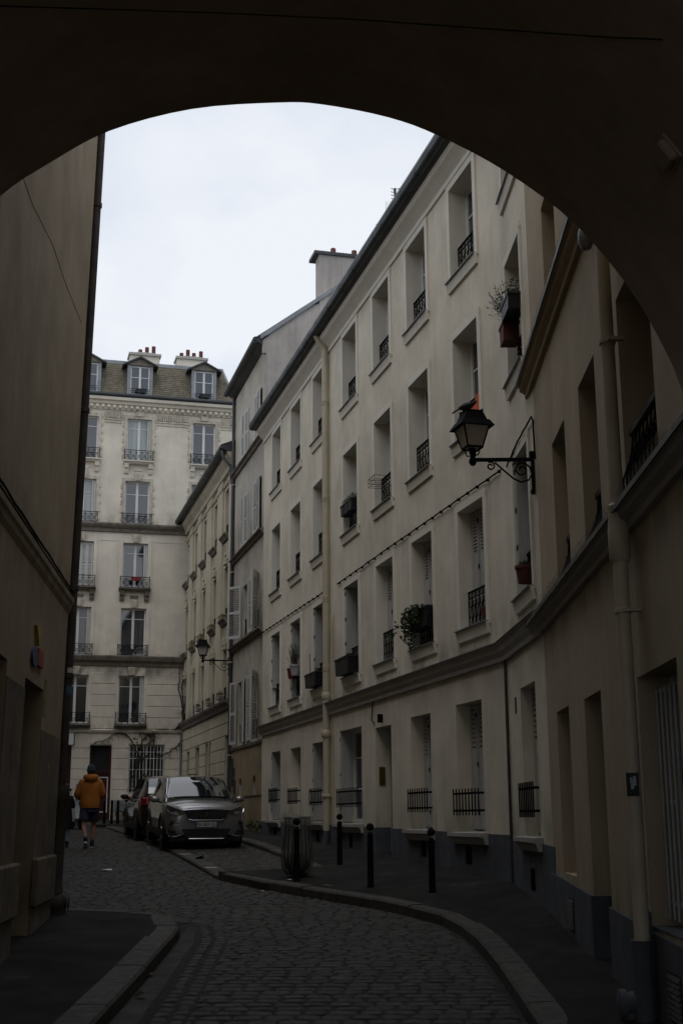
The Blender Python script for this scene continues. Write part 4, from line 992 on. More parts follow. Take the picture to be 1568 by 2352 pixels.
# ================================================================== WALL LAMPS
def spiral(cx, cz, r, a0, a1, y=0, n=20, k=.35): return [(cx+r*(1-(1-k)*i/n)*math.cos(a0+(a1-a0)*i/n), y, cz+r*(1-(1-k)*i/n)*math.sin(a0+(a1-a0)*i/n)) for i in range(n+1)]
def wall_lamp(mtx, arm, label, yaw):
    """origin on the wall at arm height; local +x points out from the wall"""
    e = empty('street_lamp', mtx, label, 'street lamp', 'lanterns on wall brackets')
    I = M['iron']
    b = MB(); b.box(-.0, .035, -.035, .035, -.45, .10); b.box(-.0, .05, -.045, .045, .04, .10); b.box(0, .05, -.03, .03, -.44, -.40)
    b.build('wall_plate', I, e)
    b = MB(); b.box(.03, arm, -.017, .017, -.022, .022)
    a = arm/.78
    pts = [(.06, 0, -.03)]+[(.03+.14*a*math.sin(t), 0, -.16*a+.13*a*math.cos(t)) for t in (.5, 1.0)]
    b.tube(spiral(.155*a, -.135*a, .095*a, R(110), R(110)-R(470), k=.3), .011, 6)
    b.tube([(.155*a-.033*a, 0, -.045*a), (.05*a, 0, -.10*a), (.028, 0, -.19*a), (.07*a, 0, -.27*a), (.17*a, 0, -.30*a), (.27*a, 0, -.25*a), (.40*a, 0, -.13*a), (.50*a, 0, -.035*a)], .012, 6)
    b.tube(spiral(.555*a, -.085*a, .06*a, R(60), R(60)+R(470), k=.3), .011, 6)
    b.build('bracket', I, e, smooth=True)
    T = at(arm, 0, 0, yaw)
    b = MB(); b.ball((0, 0, -.02), .05, 12, sz=1.2); b.tube([(0, 0, .02), (0, 0, .13)], .03, 10); b.ball((0, 0, .12), .042, 10)
    for k in range(4):
        an = R(45+90*k); c_, s_ = math.cos(an), math.sin(an)
        b.tube([(0, 0, .05), (c_*.08, s_*.08, .06), (c_*.10, s_*.10, .13), (c_*.135, s_*.135, .155)], .009, 6)
    b.build('lamp_stem', I, e, smooth=True, M4=T)
    zb, zt_, wb, wt = .155, .43, .10, .17
    b = MB()
    for sx in (-1, 1):
        for sy in (-1, 1): b.tube([(sx*wb, sy*wb, zb), (sx*wt, sy*wt, zt_)], .011, 6)
    for z, ww in ((zb, wb), (zt_, wt)):
        for s in (-1, 1): b.box(-ww-.01, ww+.01, s*ww-.010, s*ww+.010, z-.011, z+.011); b.box(s*ww-.0102, s*ww+.0102, -ww, ww, z-.0112, z+.0112)
    b.build('lantern_frame', I, e, M4=T)
    for k in range(4):
        b = MB(); b.add([(-wb, -wb, zb), (wb, -wb, zb), (wt, -wt, zt_), (-wt, -wt, zt_), (-wb, -wb+.005, zb), (wb, -wb+.005, zb), (wt, -wt+.005, zt_), (-wt, -wt+.005, zt_)], [(0, 1, 2, 3), (7, 6, 5, 4)])
        b.build('lamp_pane', M['lampglass'], e, M4=T @ Matrix.Rotation(R(90*k), 4, 'Z'))
    b = MB(); b.add([(-wb, -wb, zb+.002), (wb, -wb, zb+.002), (wb, wb, zb+.002), (-wb, wb, zb+.002)], [(0, 1, 2, 3)]); b.build('lamp_floor', M['lampglass'], e, M4=T)
    def sq(r0, z0, r1, z1): return ([(-r0, -r0, z0), (r0, -r0, z0), (r0, r0, z0), (-r0, r0, z0), (-r1, -r1, z1), (r1, -r1, z1), (r1, r1, z1), (-r1, r1, z1)], [(0, 1, 5, 4), (1, 2, 6, 5), (2, 3, 7, 6), (3, 0, 4, 7)])
    b = MB(); b.add(*sq(.17, .425, .225, .415)); b.add(*sq(.225, .415, .175, .50)); b.add(*sq(.155, .50, .115, .615)); b.add(*sq(.175, .50, .155, .50)); b.add(*sq(.115, .615, .12, .635)); b.add(*sq(.12, .635, .0, .645))
    for sx in (-1, 1):
        for sy in (-1, 1): b.ball((sx*.105, sy*.105, .645), .014, 8)
    b.build('lamp_hood', I, e, M4=T); return e
wall_lamp(at(2.435, 15.50, 6.03, R(180)), .77, 'black lantern on a scrolled bracket near the arch, with a bird on its hood', R(16))
px_, pz_ = -7.13, 6.48; v = FW @ Vector((px_, -.06, pz_))
wall_lamp(Matrix.Translation(v) @ Matrix.Rotation(R(180+14), 4, 'Z'), .85, 'farther black lantern on a bracket beside the shuttered house', R(-14))
# bird on the near lantern
bd = empty('pigeon', at(1.615, 15.47, 6.685, R(-8)) @ Matrix.Scale(.72, 4), 'dark pigeon perched on the hood of the near street lamp', 'bird')
b = MB(); b.lathe([(.0, -.15), (.03, -.13), (.062, -.05), (.068, .02), (.05, .09), (.025, .13), (0, .15)], (0, 0, .075), 12, ax='x', sy=.95); o = b.build('body', mat('dark_feather', (.022, .023, .026), rough=.6, noise=.4, scale=25), bd, smooth='all', M4=Matrix.Rotation(R(18), 4, 'Y').inverted())
b = MB(); b.ball((.135, 0, .145), .032, 10); b.tube([(.10, 0, .10), (.13, 0, .14)], [.035, .028], 8); b.tube([(.16, 0, .143), (.185, 0, .136)], [.008, .002], 6); b.build('head', bpy.data.materials['dark_feather'], bd, smooth='all')
b = MB(); b.add([(-.10, -.03, .06), (-.10, .03, .06), (-.27, .035, -.045), (-.27, -.035, -.045), (-.10, -.03, .045), (-.10, .03, .045), (-.27, .035, -.055), (-.27, -.035, -.055)], [(0, 1, 2, 3), (7, 6, 5, 4), (0, 3, 7, 4), (1, 5, 6, 2), (3, 2, 6, 7)]); b.build('tail', bpy.data.materials['dark_feather'], bd)
b = MB(); 
for s in (-1, 1): b.tube([(.02, s*.025, .03), (.02, s*.025, -.035)], .005, 5)
b.build('leg', mat('pink_leg', (.2, .06, .05)), bd)
# orange cloth hung in a window
c = MB(); x0, z0 = on_plane(FW @ at(0, .12, 0), 1076, 942); x1, z1 = on_plane(FW @ at(0, .12, 0), 1099, 906)
n = 6; vs = []
for i in range(n+1):
    t = i/n; xx = 14.42+(15.02-14.42)*t; zt2 = 7.50+.74*(t**.9) ; zt2 = 8.00+.30*t; wv = .02*math.sin(t*9)
    vs += [(xx, .10+wv, 7.62), (xx, .10+wv, zt2), (xx, .106+wv, 7.62), (xx, .106+wv, zt2)]
fs = []
for i in range(n): a = 4*i; fs += [(a, a+4, a+5, a+1), (a+2, a+3, a+7, a+6), (a+1, a+5, a+7, a+3)]
c.add(vs, fs); o = c.build('orange_cloth', M['orange'], None, M4=FW); tag(o, 'bright orange cloth hanging in the window behind the near lamp', 'cloth')
# ================================================================== BOLLARDS
def bollard(x, y, z, label, h=.92):
    e = empty('bollard', at(x, y, z), label, 'bollard', 'black ball-topped bollards')
    b = MB(); b.lathe([(.062, -.02), (.062, .02), (.05, .03), (.047, .1), (.043, h*.80), (.046, h*.80+.01), (.046, h*.82), (.035, h*.835), (.028, h*.86)], n=18); b.build('post', M['iron'], e, smooth=True)
    b = MB(); b.ball((0, 0, h-.055), .056, 16); b.build('ball_finial', M['iron'], e, smooth='all'); return e
for (px, py), hh, lb in (((993, 2060), .91, 'black ball-topped bollard nearest the camera, rightmost of the row on the pavement'), ((851, 2043), .93, 'black ball-topped bollard standing mid-row between the litter bin and the nearest bollard'),
                 ((780, 1992), .90, 'black ball-topped bollard standing back from the kerb, behind and right of the litter bin'), ((681, 2025), .95, 'black ball-topped bollard standing directly in front of the litter bin')):
    r = ray(px, py); k = next(t for t in [i*.005 for i in range(1000, 8000)] if CZ+r.z*t <= zr(r.y*t)+.137); q = r*k
    bollard(q.x, q.y, zr(q.y)+.137, lb, hh)
for X, Y, lb in ((-7.90, 45.75, 'far black bollard at the street end, right of the other two'), (-8.16, 46.0, 'far black bollard at the street end, middle of the three'), (-8.42, 46.0, 'far black bollard at the street end, left of the other two beside the man')):
    e = empty('bollard', at(X, Y, zr(Y)+.12), lb, 'bollard', 'far bollards by the back building')
    MB().lathe([(.06, -.02), (.055, .02), (.045, .70), (.05, .71), (.05, .77), (.03, .81), (0, .82)], n=14).build('post', M['iron'], e, smooth=True)
# ================================================================== LITTER BIN
bx, by = -.74, 20.95; bz = zr(by)+.137
e = empty('litter_bin', at(bx, by, bz) @ Matrix.Diagonal((.9, .9, 1, 1)), 'slatted grey steel litter bin lined with a clear plastic bag, behind a bollard', 'litter bin')
bm = mat('grey_bin_steel', (.10, .105, .10), rough=.35, metal=.7, noise=.2, bump=0)
prof = [(.20, .06), (.265, .14), (.285, .28), (.27, .48), (.235, .72), (.225, .92)]
for k in range(20):
    a = 2*math.pi*k/20; ca, sa = math.cos(a), math.sin(a); b = MB()
    vs = []; 
    for r_, z in prof:
        for (dr, dt) in ((0, -.010), (0, .010), (.006, .010), (.006, -.010)): vs.append(((r_+dr)*ca-dt*sa, (r_+dr)*sa+dt*ca, z))
    fs = [(4*i+j, 4*i+(j+1) % 4, 4*i+4+(j+1) % 4, 4*i+4+j) for i in range(5) for j in range(4)]
    b.add(vs, fs); b.build('slat', bm, e)
b = MB(); b.tube([(.232*math.cos(t*.3927), .232*math.sin(t*.3927), .93) for t in range(17)], .016, 8); b.tube([(.24*math.cos(t*.3927), .24*math.sin(t*.3927), .80) for t in range(17)], .008, 6); b.build('rim', bm, e, smooth=True)
b = MB(); b.lathe([(.20, .05), (.20, .07), (0, .07)], n=20); b.lathe([(.07, 0), (.07, .06), (.0, .06)], n=14); b.build('base', M['iron'], e, smooth=True)
bagm = mat('clear_plastic_bag', (.22, .22, .215), rough=.25, noise=.2, alpha=.32, bump=.4, bscale=12)
b = MB(); n = 28; vs = []; zs = [.09, .18, .32, .5, .7, .88, .955, .96, .90, .80]; rs = [.15, .235, .255, .235, .21, .20, .235, .27, .285, .28]
for i, (z, r_) in enumerate(zip(zs, rs)):
    for k in range(n):
        a = 2*math.pi*k/n; w_ = 1+.05*math.sin(3*a+i)+rnd.uniform(-.03, .03); lift = (.06*max(0, math.cos(a-2.9)) if i >= 6 else 0)
        vs.append((r_*w_*math.cos(a)*(1.0 if i < 6 else 1+.12*max(0, math.cos(a-2.9))), r_*w_*math.sin(a), z+lift))
b.add(vs, [(i*n+k, i*n+(k+1) % n, (i+1)*n+(k+1) % n, (i+1)*n+k) for i in range(len(zs)-1) for k in range(n)]); b.build('bag', bagm, e, smooth='all')
tr = empty('rubbish_heap', at(bx, by, bz+.08) @ Matrix.Diagonal((.9, .9, 1, 1)), 'dark rubbish heaped in the bottom of the clear bin bag', 'rubbish')
b = MB(); b.lathe([(0, 0), (.14, .0), (.21, .10), (.215, .22), (.15, .31), (.06, .34), (0, .35)], n=12); 
o = b.build('rubbish', mat('mixed_rubbish', (.026, .021, .016), noise=.7, scale=9, bump=.6, bscale=20), tr, smooth='all')
b = MB(); b.ball((-.07, -.12, .26), .07, 8); b.box(.0, .12, -.16, -.05, .20, .30); b.build('wrapper', mat('brown_paper', (.07, .042, .022), noise=.3), tr)
# ================================================================== PLANTS AND POTS
def leaves(b, c, rad, n, size, flat=1.0, up=.0):
    for _ in range(n):
        while True:
            p = Vector((rnd.uniform(-1, 1), rnd.uniform(-1, 1), rnd.uniform(-1, 1)))
            if p.length < 1: break
        p = Vector((p.x*rad[0], p.y*rad[1], p.z*rad[2]))+Vector(c)
        a = Vector((rnd.gauss(0, 1), rnd.gauss(0, 1), rnd.gauss(0, .6)+up)).normalized(); d_ = a.cross(Vector((rnd.gauss(0, 1), rnd.gauss(0, 1), rnd.gauss(0, 1)))).normalized(); s = size*rnd.uniform(.6, 1.3)
        nn = a.cross(d_)*s*.15
        b.add([p-a*s*.6, p+d_*s*.35+nn, p+a*s*.6, p-d_*s*.35+nn], [(0, 1, 2), (0, 2, 3)])
def pot(mtx, label, potm, w, h, dpt=None, plant=None, name='flower_pot', cat='flower pot', group=None):
    e = empty(name, mtx, label, cat, group)
    b = MB()
    if dpt: 
        b.extr([(-w/2*.86, 0), (w/2*.86, 0), (w/2, h), (-w/2, h)], -dpt/2, dpt/2, ax='y'); b.box(-w/2-.012, w/2+.012, -dpt/2-.012, dpt/2+.012, h-.035, h)
    else: b.lathe([(0, 0), (w*.36, 0), (w*.48, h*.82), (w*.53, h*.83), (w*.53, h), (w*.44, h), (w*.42, h*.9), (0, h*.9)], n=16)
    b.build('pot', potm, e, smooth=not dpt)
    if plant: plant(e, w, h)
    return e
def bushy(n=120, rad=(.1, .1, .09), size=.03, dz=.06, m='leaf'):
    def f(e, w, h):
        b = MB(); leaves(b, (0, 0, h+dz), rad, n, size); b.build('foliage', M[m], e)
    return f
def sprigs(n=16, ht=.35, spread=.25, m='twig', tips=True, lean=0):
    def f(e, w, h):
        b = MB(); t_ = MB()
        for _ in range(n):
            x, y = rnd.uniform(-w*.35, w*.35), rnd.uniform(-.03, .03); dx, dy, dz = rnd.uniform(-spread, spread)+lean, rnd.uniform(-spread, spread)*.6, ht*rnd.uniform(.6, 1.1)
            p = [(x, y, h*.85), (x+dx*.3, y+dy*.3, h+dz*.5), (x+dx, y+dy, h+dz)]
            b.tube(p, [.004, .003, .002], 3)
            if tips:
                for k in range(7): u = .5+k*.08; leaves(t_, (x+dx*u, y+dy*u, h+dz*u), (.015, .015, .02), 2, .022)
        b.build('stem', M['twig'], e, kind='stuff'); 
        if tips: t_.build('foliage', M['leaf'], e)
    return f
def onW(x, y, z, a=0): return FW @ at(x, y, z, a)
blackpot = mat('black_planter', (.014, .014, .016), rough=.55, bump=.05); redpot = mat('red_pot', (.13, .014, .016), rough=.5); whitepot = mat('white_pot', (.38, .38, .39), rough=.5)
# three planted pots on the third-row railing (col 4), wire holder (col 5)
for i, xx in enumerate((7.08, 7.38, 7.68)):
    pot(onW(xx, .0, 7.93), ['small dark pot with green plant on the black rail, leftmost of three beside the downpipe', 'small dark pot with green plant on the black rail, middle of three beside the downpipe', 'small dark pot with green plant on the black rail, rightmost of three beside the downpipe'][i], blackpot, .26, .24, .2, bushy(150, (.13, .1, .09), .03), group='pots on the rail beside the downpipe')
b = MB(); 
for z in (7.98, 8.06, 8.14): b.tube([(9.36, .12, z), (9.36, -.16, z), (9.78, -.16, z), (9.78, .12, z)], .005, 4)
for xx in (9.36, 9.5, 9.64, 9.78): b.tube([(xx, -.16, 7.98), (xx, -.17, 8.16)], .005, 4); b.tube([(xx, -.16, 7.98), (xx, .12, 7.98)], .005, 4)
o = b.build('wire_planter_holder', M['iron'], None, M4=FW); tag(o, 'empty black wire planter holder hooked on a window rail', 'planter holder')
pot(onW(1.82, -.02, 4.98), 'dark red pot with thin dry stems on the first-floor rail', redpot, .26, .26, None, sprigs(14, .5, .22, tips=True, lean=-.12))
pot(onW(2.22, -.02, 5.02), 'white ribbed pot with a bushy lavender on the first-floor rail', whitepot, .30, .27, None, sprigs(40, .5, .25))
def stick(e, w, h): MB().tube([(-.42, 0, h*.8), (-.46, 0, h+.5)], .008, 5).build('stem', M['twig'], e)
pot(onW(4.52, -.10, 4.52), 'long black window box with one bare stick, left of the downpipe', blackpot, 1.05, .31, .22, stick, 'window_box', 'planter')
pot(onW(7.38, -.10, 4.50), 'long black window box with nothing growing, right of the downpipe', blackpot, 1.1, .35, .24, None, 'window_box', 'planter')
def ivy(e, w, h):
    b = MB(); 
    for _ in range(26):
        x = rnd.uniform(-w*.55, w*.35); l = rnd.uniform(.1, .75)*(1.0 if x < -.05 else .6); 
        for k in range(int(l/.03)): leaves(b, (x+rnd.uniform(-.06, .04), -.16+rnd.uniform(-.06, .05), h-k*.03), (.04, .04, .02), 2, .06)
    leaves(b, (-.2, -.1, h+.02), (.5, .16, .07), 130, .06)
    for k in range(16): leaves(b, (-w*.5-.1-k*.018+rnd.uniform(-.05, .05), -.3, h-.15-k*.016), (.05, .05, .05), 1, .07)
    b.build('foliage', M['leaf'], e)
pot(onW(12.12, -.0, 4.78), 'black window box with green ivy trailing down over its left end', blackpot, 1.05, .34, .22, ivy, 'window_box', 'planter')
pot(onW(14.95, .04, 4.56), 'small terracotta pot behind the first-floor rail, under the lamp', M['terra'], .16, .15, None, None)
FBm = FB
pot(FB @ at(1.62, -.06, 8.00), 'terracotta square planter with a wispy shrub hanging on the rail above the lamp', M['terra'], .34, .28, .22, sprigs(60, .55, .42, lean=-.1), 'window_box', 'planter')
pot(FB @ at(2.05, -.08, 8.25), 'black trough planter tilted on the rail behind the terracotta planter', blackpot, .6, .22, .22, bushy(160, (.28, .14, .16), .035, .14), 'window_box', 'planter')
pot(FB @ at(1.80, -.02, 4.60), 'terracotta bell pot with a dark plant on the rail below the lamp bracket', M['terra'], .24, .23, None, bushy(60, (.14, .1, .06), .03, .02))
def onH(x, y, z): return FH @ at(x, y, z)
pot(onH(-2.03, -.16, 18.93), 'black window box in the middle dormer of the mansard roof', blackpot, .42, .17, .16, None, 'window_box', 'planter')
pot(onH(.66, -.16, 18.92), 'black window box in the right dormer of the mansard roof', blackpot, .42, .17, .16, None, 'window_box', 'planter')
pot(onH(-2.0, -.30, 10.93), 'red window box hooked on a second-floor rail of the back building', mat('red_planter', (.19, .012, .02), rough=.5), .40, .15, .16, None, 'window_box', 'planter')
pot(onH(-2.25, -.12, 7.97), 'dark planter at the window foot above the first string course', blackpot, .5, .22, .14, bushy(50, (.2, .07, .05), .04, .02), 'window_box', 'planter')
b = MB(); 
for k in range(9): a = R(20*k); b.tube([(-1.72, -.14, 8.0), (-1.72+.26*math.cos(a), -.14, 8.0+.26*math.sin(a))], .007, 4)
b.tube(arc(-1.72, 8.0, .26, 0, math.pi, -.14, 12), .01, 5); b.tube(arc(-1.72, 8.0, .13, 0, math.pi, -.14, 8), .008, 5)
tag(b.build('fan_ornament', M['zinc'], None, M4=FH), 'grey fan-shaped metal ornament on a window ledge of the back building', 'ornament')
yb = mat('yellow_planter', (.27, .235, .12), rough=.6)
for i, (r_, lb) in enumerate(((-8.15, 'yellowish window box on the cream house, nearest the shuttered house'), (-10.5, 'yellowish window box on the cream house, just above the far lamp'), (-12.95, 'yellowish window box on the cream house, just left of the far lamp'), (-15.2, 'yellowish window box with green growth, farthest along the cream house'))):
    pot(onW(r_-.43, -.07, 8.0), lb, yb, .78, .15, .17, bushy(60, (.3, .1, .06), .05, .04) if i == 3 else None, 'window_box', 'planter', 'window boxes on the cream house')
for i, (r_, lb) in enumerate(((-8.15, 'leafy plants on the cream house ledge, nearest the shuttered house'), (-10.5, 'leafy plants on the cream house ledge below the far lamp'), (-12.95, 'leafy plants on the cream house ledge, farthest from the camera'))):
    pot(onW(r_-.40, -.12, 5.37), lb, M['ledge'], .75, .12, .16, bushy(80, (.32, .1, .09), .05, .07), 'window_box', 'planter', 'plants on the cream house ledge')
for (px, py, lb) in ((575, 1905, 'weed growing at the wall foot, left of two by the tan wall'), (592, 1898, 'weed growing at the wall foot, right of two by the tan wall')):
    x, z = on_plane(FW @ at(0, -.12, 0), px, py); p = FW @ Vector((x, -.12, 0)); e = empty('weed', at(p.x, p.y, lerp(zwt, p.y)-.01), lb, 'weed', 'weeds at the tan wall')
    b = MB(); leaves(b, (0, 0, .16), (.13, .10, .16), 90, .06, up=.6); b.build('foliage', M['leaf'], e)
    b = MB(); 
    for k in range(6): b.tube([(0, 0, 0), (rnd.uniform(-.1, .1), rnd.uniform(-.07, .07), .26)], [.005, .002], 4)
    b.build('stem', M['twig'], e, kind='stuff')
# climbing vine on the back building
e = empty('climbing_vine', FH @ at(0, -.08, 1.6), 'bare winter vine climbing across the back building above door and barred window', 'vine')
CUR[0] = at(0, .08, -1.6)
b = MB(); tw = MB()
def h2(px, py): x, z = on_plane(FH @ at(0, -.07, 0), px, py); return (x, -.07, z)
br = [[(425, 1640), (418, 1668), (400, 1678), (370, 1676), (335, 1680)], [(432, 1700), (415, 1706), (395, 1722), (375, 1735), (360, 1733)], [(350, 1680), (345, 1700), (342, 1712)],
      [(342, 1735), (325, 1745), (317, 1732), (305, 1705), (285, 1683), (265, 1686), (240, 1700), (216, 1709)], [(317, 1734), (312, 1760), (302, 1790), (299, 1812)], [(320, 1725), (326, 1700), (338, 1690), (355, 1685)],
      [(418, 1670), (420, 1620), (418, 1560), (426, 1510)], [(420, 1640), (410, 1580), (412, 1530)], [(400, 1680), (420, 1655), (426, 1600)], [(360, 1735), (352, 1700), (356, 1682), (345, 1678)]]
for q in br:
    pts = []
    for p, n_ in zip(q, q[1:]):
        for t in (0, .33, .66): pts.append(h2(p[0]+(n_[0]-p[0])*t+rnd.uniform(-2, 2), p[1]+(n_[1]-p[1])*t+rnd.uniform(-2, 2)))
    pts.append(h2(*q[-1])); b.tube(pts, [.030*(1-.6*i/len(pts)) for i in range(len(pts))], 5)
    for p in pts[1:]:
        for _ in range(2):
            dx, dz = rnd.uniform(-.3, .3), rnd.uniform(-.35, .15); tw.tube([p, (p[0]+dx*.5, p[1]-.03, p[2]+dz*.3), (p[0]+dx, p[1]-.02, p[2]+dz)], [.010, .007, .003], 3)
b.build('stem', M['twig'], e, smooth='all'); tw.build('twig', M['twig'], e, kind='stuff')
rl = MB(); 
for px, py in ((322, 1688), (330, 1692), (340, 1690), (350, 1694), (312, 1700)): leaves(rl, h2(px, py), (.12, .04, .14), 7, .09)
rl.build('red_leaves', mat('red_leaf', (.10, .02, .02), island=.4), e)
CUR[0] = Matrix.Identity(4)
b = MB(); leaves(b, (0, 0, .45), (.3, .12, .35), 160, .09, up=.5)
e = empty('potted_shrub', FH @ at(-1.35, -.16, 2.52), 'dark green shrub behind the barred window of the back building', 'plant'); b.build('foliage', M['leaf'], e); MB().lathe([(0, 0), (.12, 0), (.16, .2), (0, .2)], n=12).build('pot', M['terra'], e)
# utility cabinet by the back building
e = empty('utility_cabinet', onH(-2.35, -.35, 1.72), 'low grey utility cabinet against the back building, right of the far bollards', 'cabinet')
b = MB(); b.cbox(-.24, .24, -.12, .18, .14, .56, .015); b.build('body', M['zinc'], e); b = MB(); b.box(-.20, .20, -.135, -.121, .19, .36); b.box(-.20, .20, -.135, -.121, .38, .52); b.build('door', M['zinc'], e)
b = MB(); b.box(-.16, -.10, -.05, .1, -.02, .14); b.box(.10, .16, -.05, .1, -.02, .14); b.build('leg', M['zincdark'], e)
# ================================================================== ANTENNAS
def antenna(x, y, ztop, zb, label, kind):
    e = empty('tv_antenna', at(x, y, zb), label, 'antenna', 'antennas on the white house roof')
    MB().tube([(0, 0, 0), (0, 0, ztop-zb-(.65 if kind else 0))], .02, 6).build('mast', M['zincdark'], e)
    b = MB(); h = ztop-zb
    if kind == 0:
        b.tube([(0, 0, h-.55), (-.03, 0, h)], .014, 6)
        for i in range(14):
            z = h-.55+i*.042; s = 1 if i % 2 else -1
            for q in (-1, 1): b.tube([(0, 0, z), (q*.085, .03*s, z+.02), (q*.10, .03*s, z+.035)], .006, 3)
            b.ball((0, 0, z), .024, 6)
    elif kind == 1:
        for i in range(14): b.tube([(-.10, 0, h-i*.035), (.02, 0, h-i*.035)], .0028, 3)
        for xx in (-.10, .02): b.tube([(xx, 0, h-.6), (xx, 0, h)], .003, 3)
    else:
        b.tube([(-.18, 0, h), (.05, 0, h)], .006, 4); b.tube(arc(-.14, h-.16, .05, 0, 6.28, 0, 10), .005, 4)
    b.build('aerial', M['zincdark'], e, kind='stuff'); return e
antenna(1.30, 27.0, 15.85, 13.2, 'dark TV antenna of short crossed rods above the white house gutter, tallest of three', 0)
antenna(1.19, 27.4, 15.72, 13.2, 'faint grid TV antenna just left of the tall dark one', 1)
antenna(1.02, 27.2, 15.05, 13.2, 'small T-shaped TV antenna lowest beside the gutter', 2)
# ================================================================== SIGNS, STICKERS, ARTWORK
e = empty('wall_artwork', FL @ at(-1.95, 0, 3.2), 'wall artwork of a yellow triangle, blue disc and red rectangle on the left house', 'artwork')
CUR[0] = at(1.95, 0, -3.2)
def lp(px, py): return on_plane(FL, px, py)
t0, t1, t2 = lp(79, 1436), lp(89, 1440), lp(83, 1484)
MB().extr([t0, t1, t2], -.035, -.002, ax='y').build('triangle', mat('yellow_plaque', (.42, .29, .02), rough=.6), e)
dc = lp(76, 1508); dw = (lp(83, 1508)[0]-lp(69.5, 1508)[0])/2; dh = (lp(76, 1484)[1]-lp(76, 1533)[1])/2
MB().lathe([(.0, -.03), (dh, -.03), (dh, -.002)], (dc[0], 0, dc[1]), 28, ax='y', sx=dw/dh).build('disc', mat('blue_plaque', (.045, .062, .11), rough=.6), e)
r0, r1 = lp(83.5, 1489), lp(92.5, 1537)
MB().box(r0[0], r1[0], -.034, -.002, r1[1], r0[1]).build('rectangle', mat('red_plaque', (.30, .045, .028), rough=.6), e)
CUR[0] = Matrix.Identity(4)
def poster(mtx, w, h, label, m, marks, mm, name='poster', cat='poster'):
    e = empty(name, mtx, label, cat); MB().box(0, w, -.004, -.001, 0, h).build('sheet', m, e)
    b = MB()
    for (x0, x1, z0, z1) in marks: b.box(x0*w, x1*w, -.0055, -.0042, z0*h, z1*h)
    b.build('print', mm, e, kind='stuff'); return e
ink = mat('black_ink', (.03, .03, .03)); red_ink = mat('red_ink', (.2, .03, .03))
poster(FL @ at(lp(19, 1850)[0], 0, lp(19, 1856)[1]), .22, .46, 'narrow white paper strip with scribbles pasted between the left doorways', mat('greyed_paper', (.26, .26, .28), noise=.25, scale=9), [(.2, .6, .8, .86), (.3, .8, .9, .95), (.2, .5, .6, .7), (.35, .7, .3, .4), (.2, .8, .1, .14)], ink)
poster(FL @ at(lp(83, 1895)[0], 0, lp(83, 1895)[1]), .10, .32, 'small faded red paper pasted beside the left downpipe', mat('faded_red_paper', (.20, .05, .045), noise=.3, scale=9), [(.2, .8, .2, .3)], ink)
poster(FL @ at(lp(92, 1790)[0], 0, lp(92, 1793)[1]), .20, .50, 'torn dark flyer pasted on the wall beside the left downpipe', mat('torn_flyer', (.12, .115, .11), noise=.6, scale=9), [(.1, .9, .85, .9)], M['paper'])
poster(FL @ at(lp(97, 1640)[0], 0, lp(97, 1645)[1]), .22, .42, 'smear of green paint on the peeling wall above the flyer', mat('green_smear', (.12, .16, .055), noise=.5, scale=8), [(.5, .7, .1, .9)], M['ochre'], 'paint_smear', 'paint mark')
poster(FN @ at(5.72, -.12, 1.78, R(75)) @ at(-.045, -.054, 0), .09, .17, 'dark sticker with a pale figure on the drainpipe of the near house', ink, [(.35, .6, .3, .7), (.55, .8, .45, .85), (.3, .5, .55, .8)], M['zinc'], 'sticker', 'sticker')
lq, la = LIGHT_PT
e = empty('passage_light', Matrix.Translation(lq) @ Matrix.Rotation(-la, 4, 'Y'), 'dim flat light fixture screwed to the soffit inside the arch, upper right', 'light fixture')
b = MB(); b.cbox(-.06, .06, -.07, .07, -.05, .0, .012); b.build('housing', M['soot'], e)
b = MB(); b.cbox(-.075, .075, -.085, .085, -.012, .008, .004); b.build('base', M['soot'], e)
# ================================================================== STREET LITTER
def ground_pt(px, py, off=0):
    r = ray(px, py); t = 5.0
    while CZ+r.z*t > zr(r.y*t)+off: t += .005
    return r.x*t, r.y*t, zr(r.y*t)+off
def scrap(px, py, label, m, s=.08, off=.012, name='paper_scrap', cat='litter', flat=.25):
    x, y, z = ground_pt(px, py, off); b = MB(); n = 7; vs = [(0, 0, s*flat)]
    for k in range(n): a = 2*math.pi*k/n; r_ = s*rnd.uniform(.6, 1.1); vs.append((r_*math.cos(a), r_*math.sin(a)*.7, rnd.uniform(0, s*flat)))
    b.add(vs, [(0, 1+k, 1+(k+1) % n) for k in range(n)]); o = b.build(name, m, None); o.location = (x, y, z); tag(o, label, cat); return o
scrap(245, 2000, 'crumpled white paper lying on the setts behind the left pavement', M['paper'], .11)
scrap(322, 1940, 'crushed red packet lying beside the flush kerb near the silver car', mat('red_packet', (.16, .02, .025)), .11)
scrap(338, 1949, 'tiny white scrap beside the flush kerb below the red packet', M['paper'], .04)
scrap(465, 1974, 'dark glove lying on the parking bay in front of the silver car', M['plastic'], .16, .06, 'dropped_glove', 'glove', .6)
scrap(604, 2048, 'white scrap against the kerb below the litter bin', M['paper'], .05)
scrap(625, 2050, 'brown leaf against the kerb below the litter bin', mat('brown_leaf', (.10, .05, .02)), .07, name='dead_leaf', cat='leaf')
scrap(662, 2022, 'white tissue beside the front bollard under the litter bin', M['paper'], .06, .15)
scrap(945, 2034, 'pale flattened scrap on the pavement between two bollards', mat('grey_paper', (.25, .25, .24)), .05, .15)
scrap(137, 2077, 'white scrap on the pavement beside the left downpipe', M['paper'], .09, .12)
scrap(337, 2240, 'dead leaf clump in the left gutter, upper', bpy.data.materials['brown_leaf'], .08, .01, 'dead_leaf', 'leaf')
scrap(322, 2290, 'dead leaf clump in the left gutter, lower and nearer the camera', M['twig'], .08, .01, 'dead_leaf', 'leaf', .6)
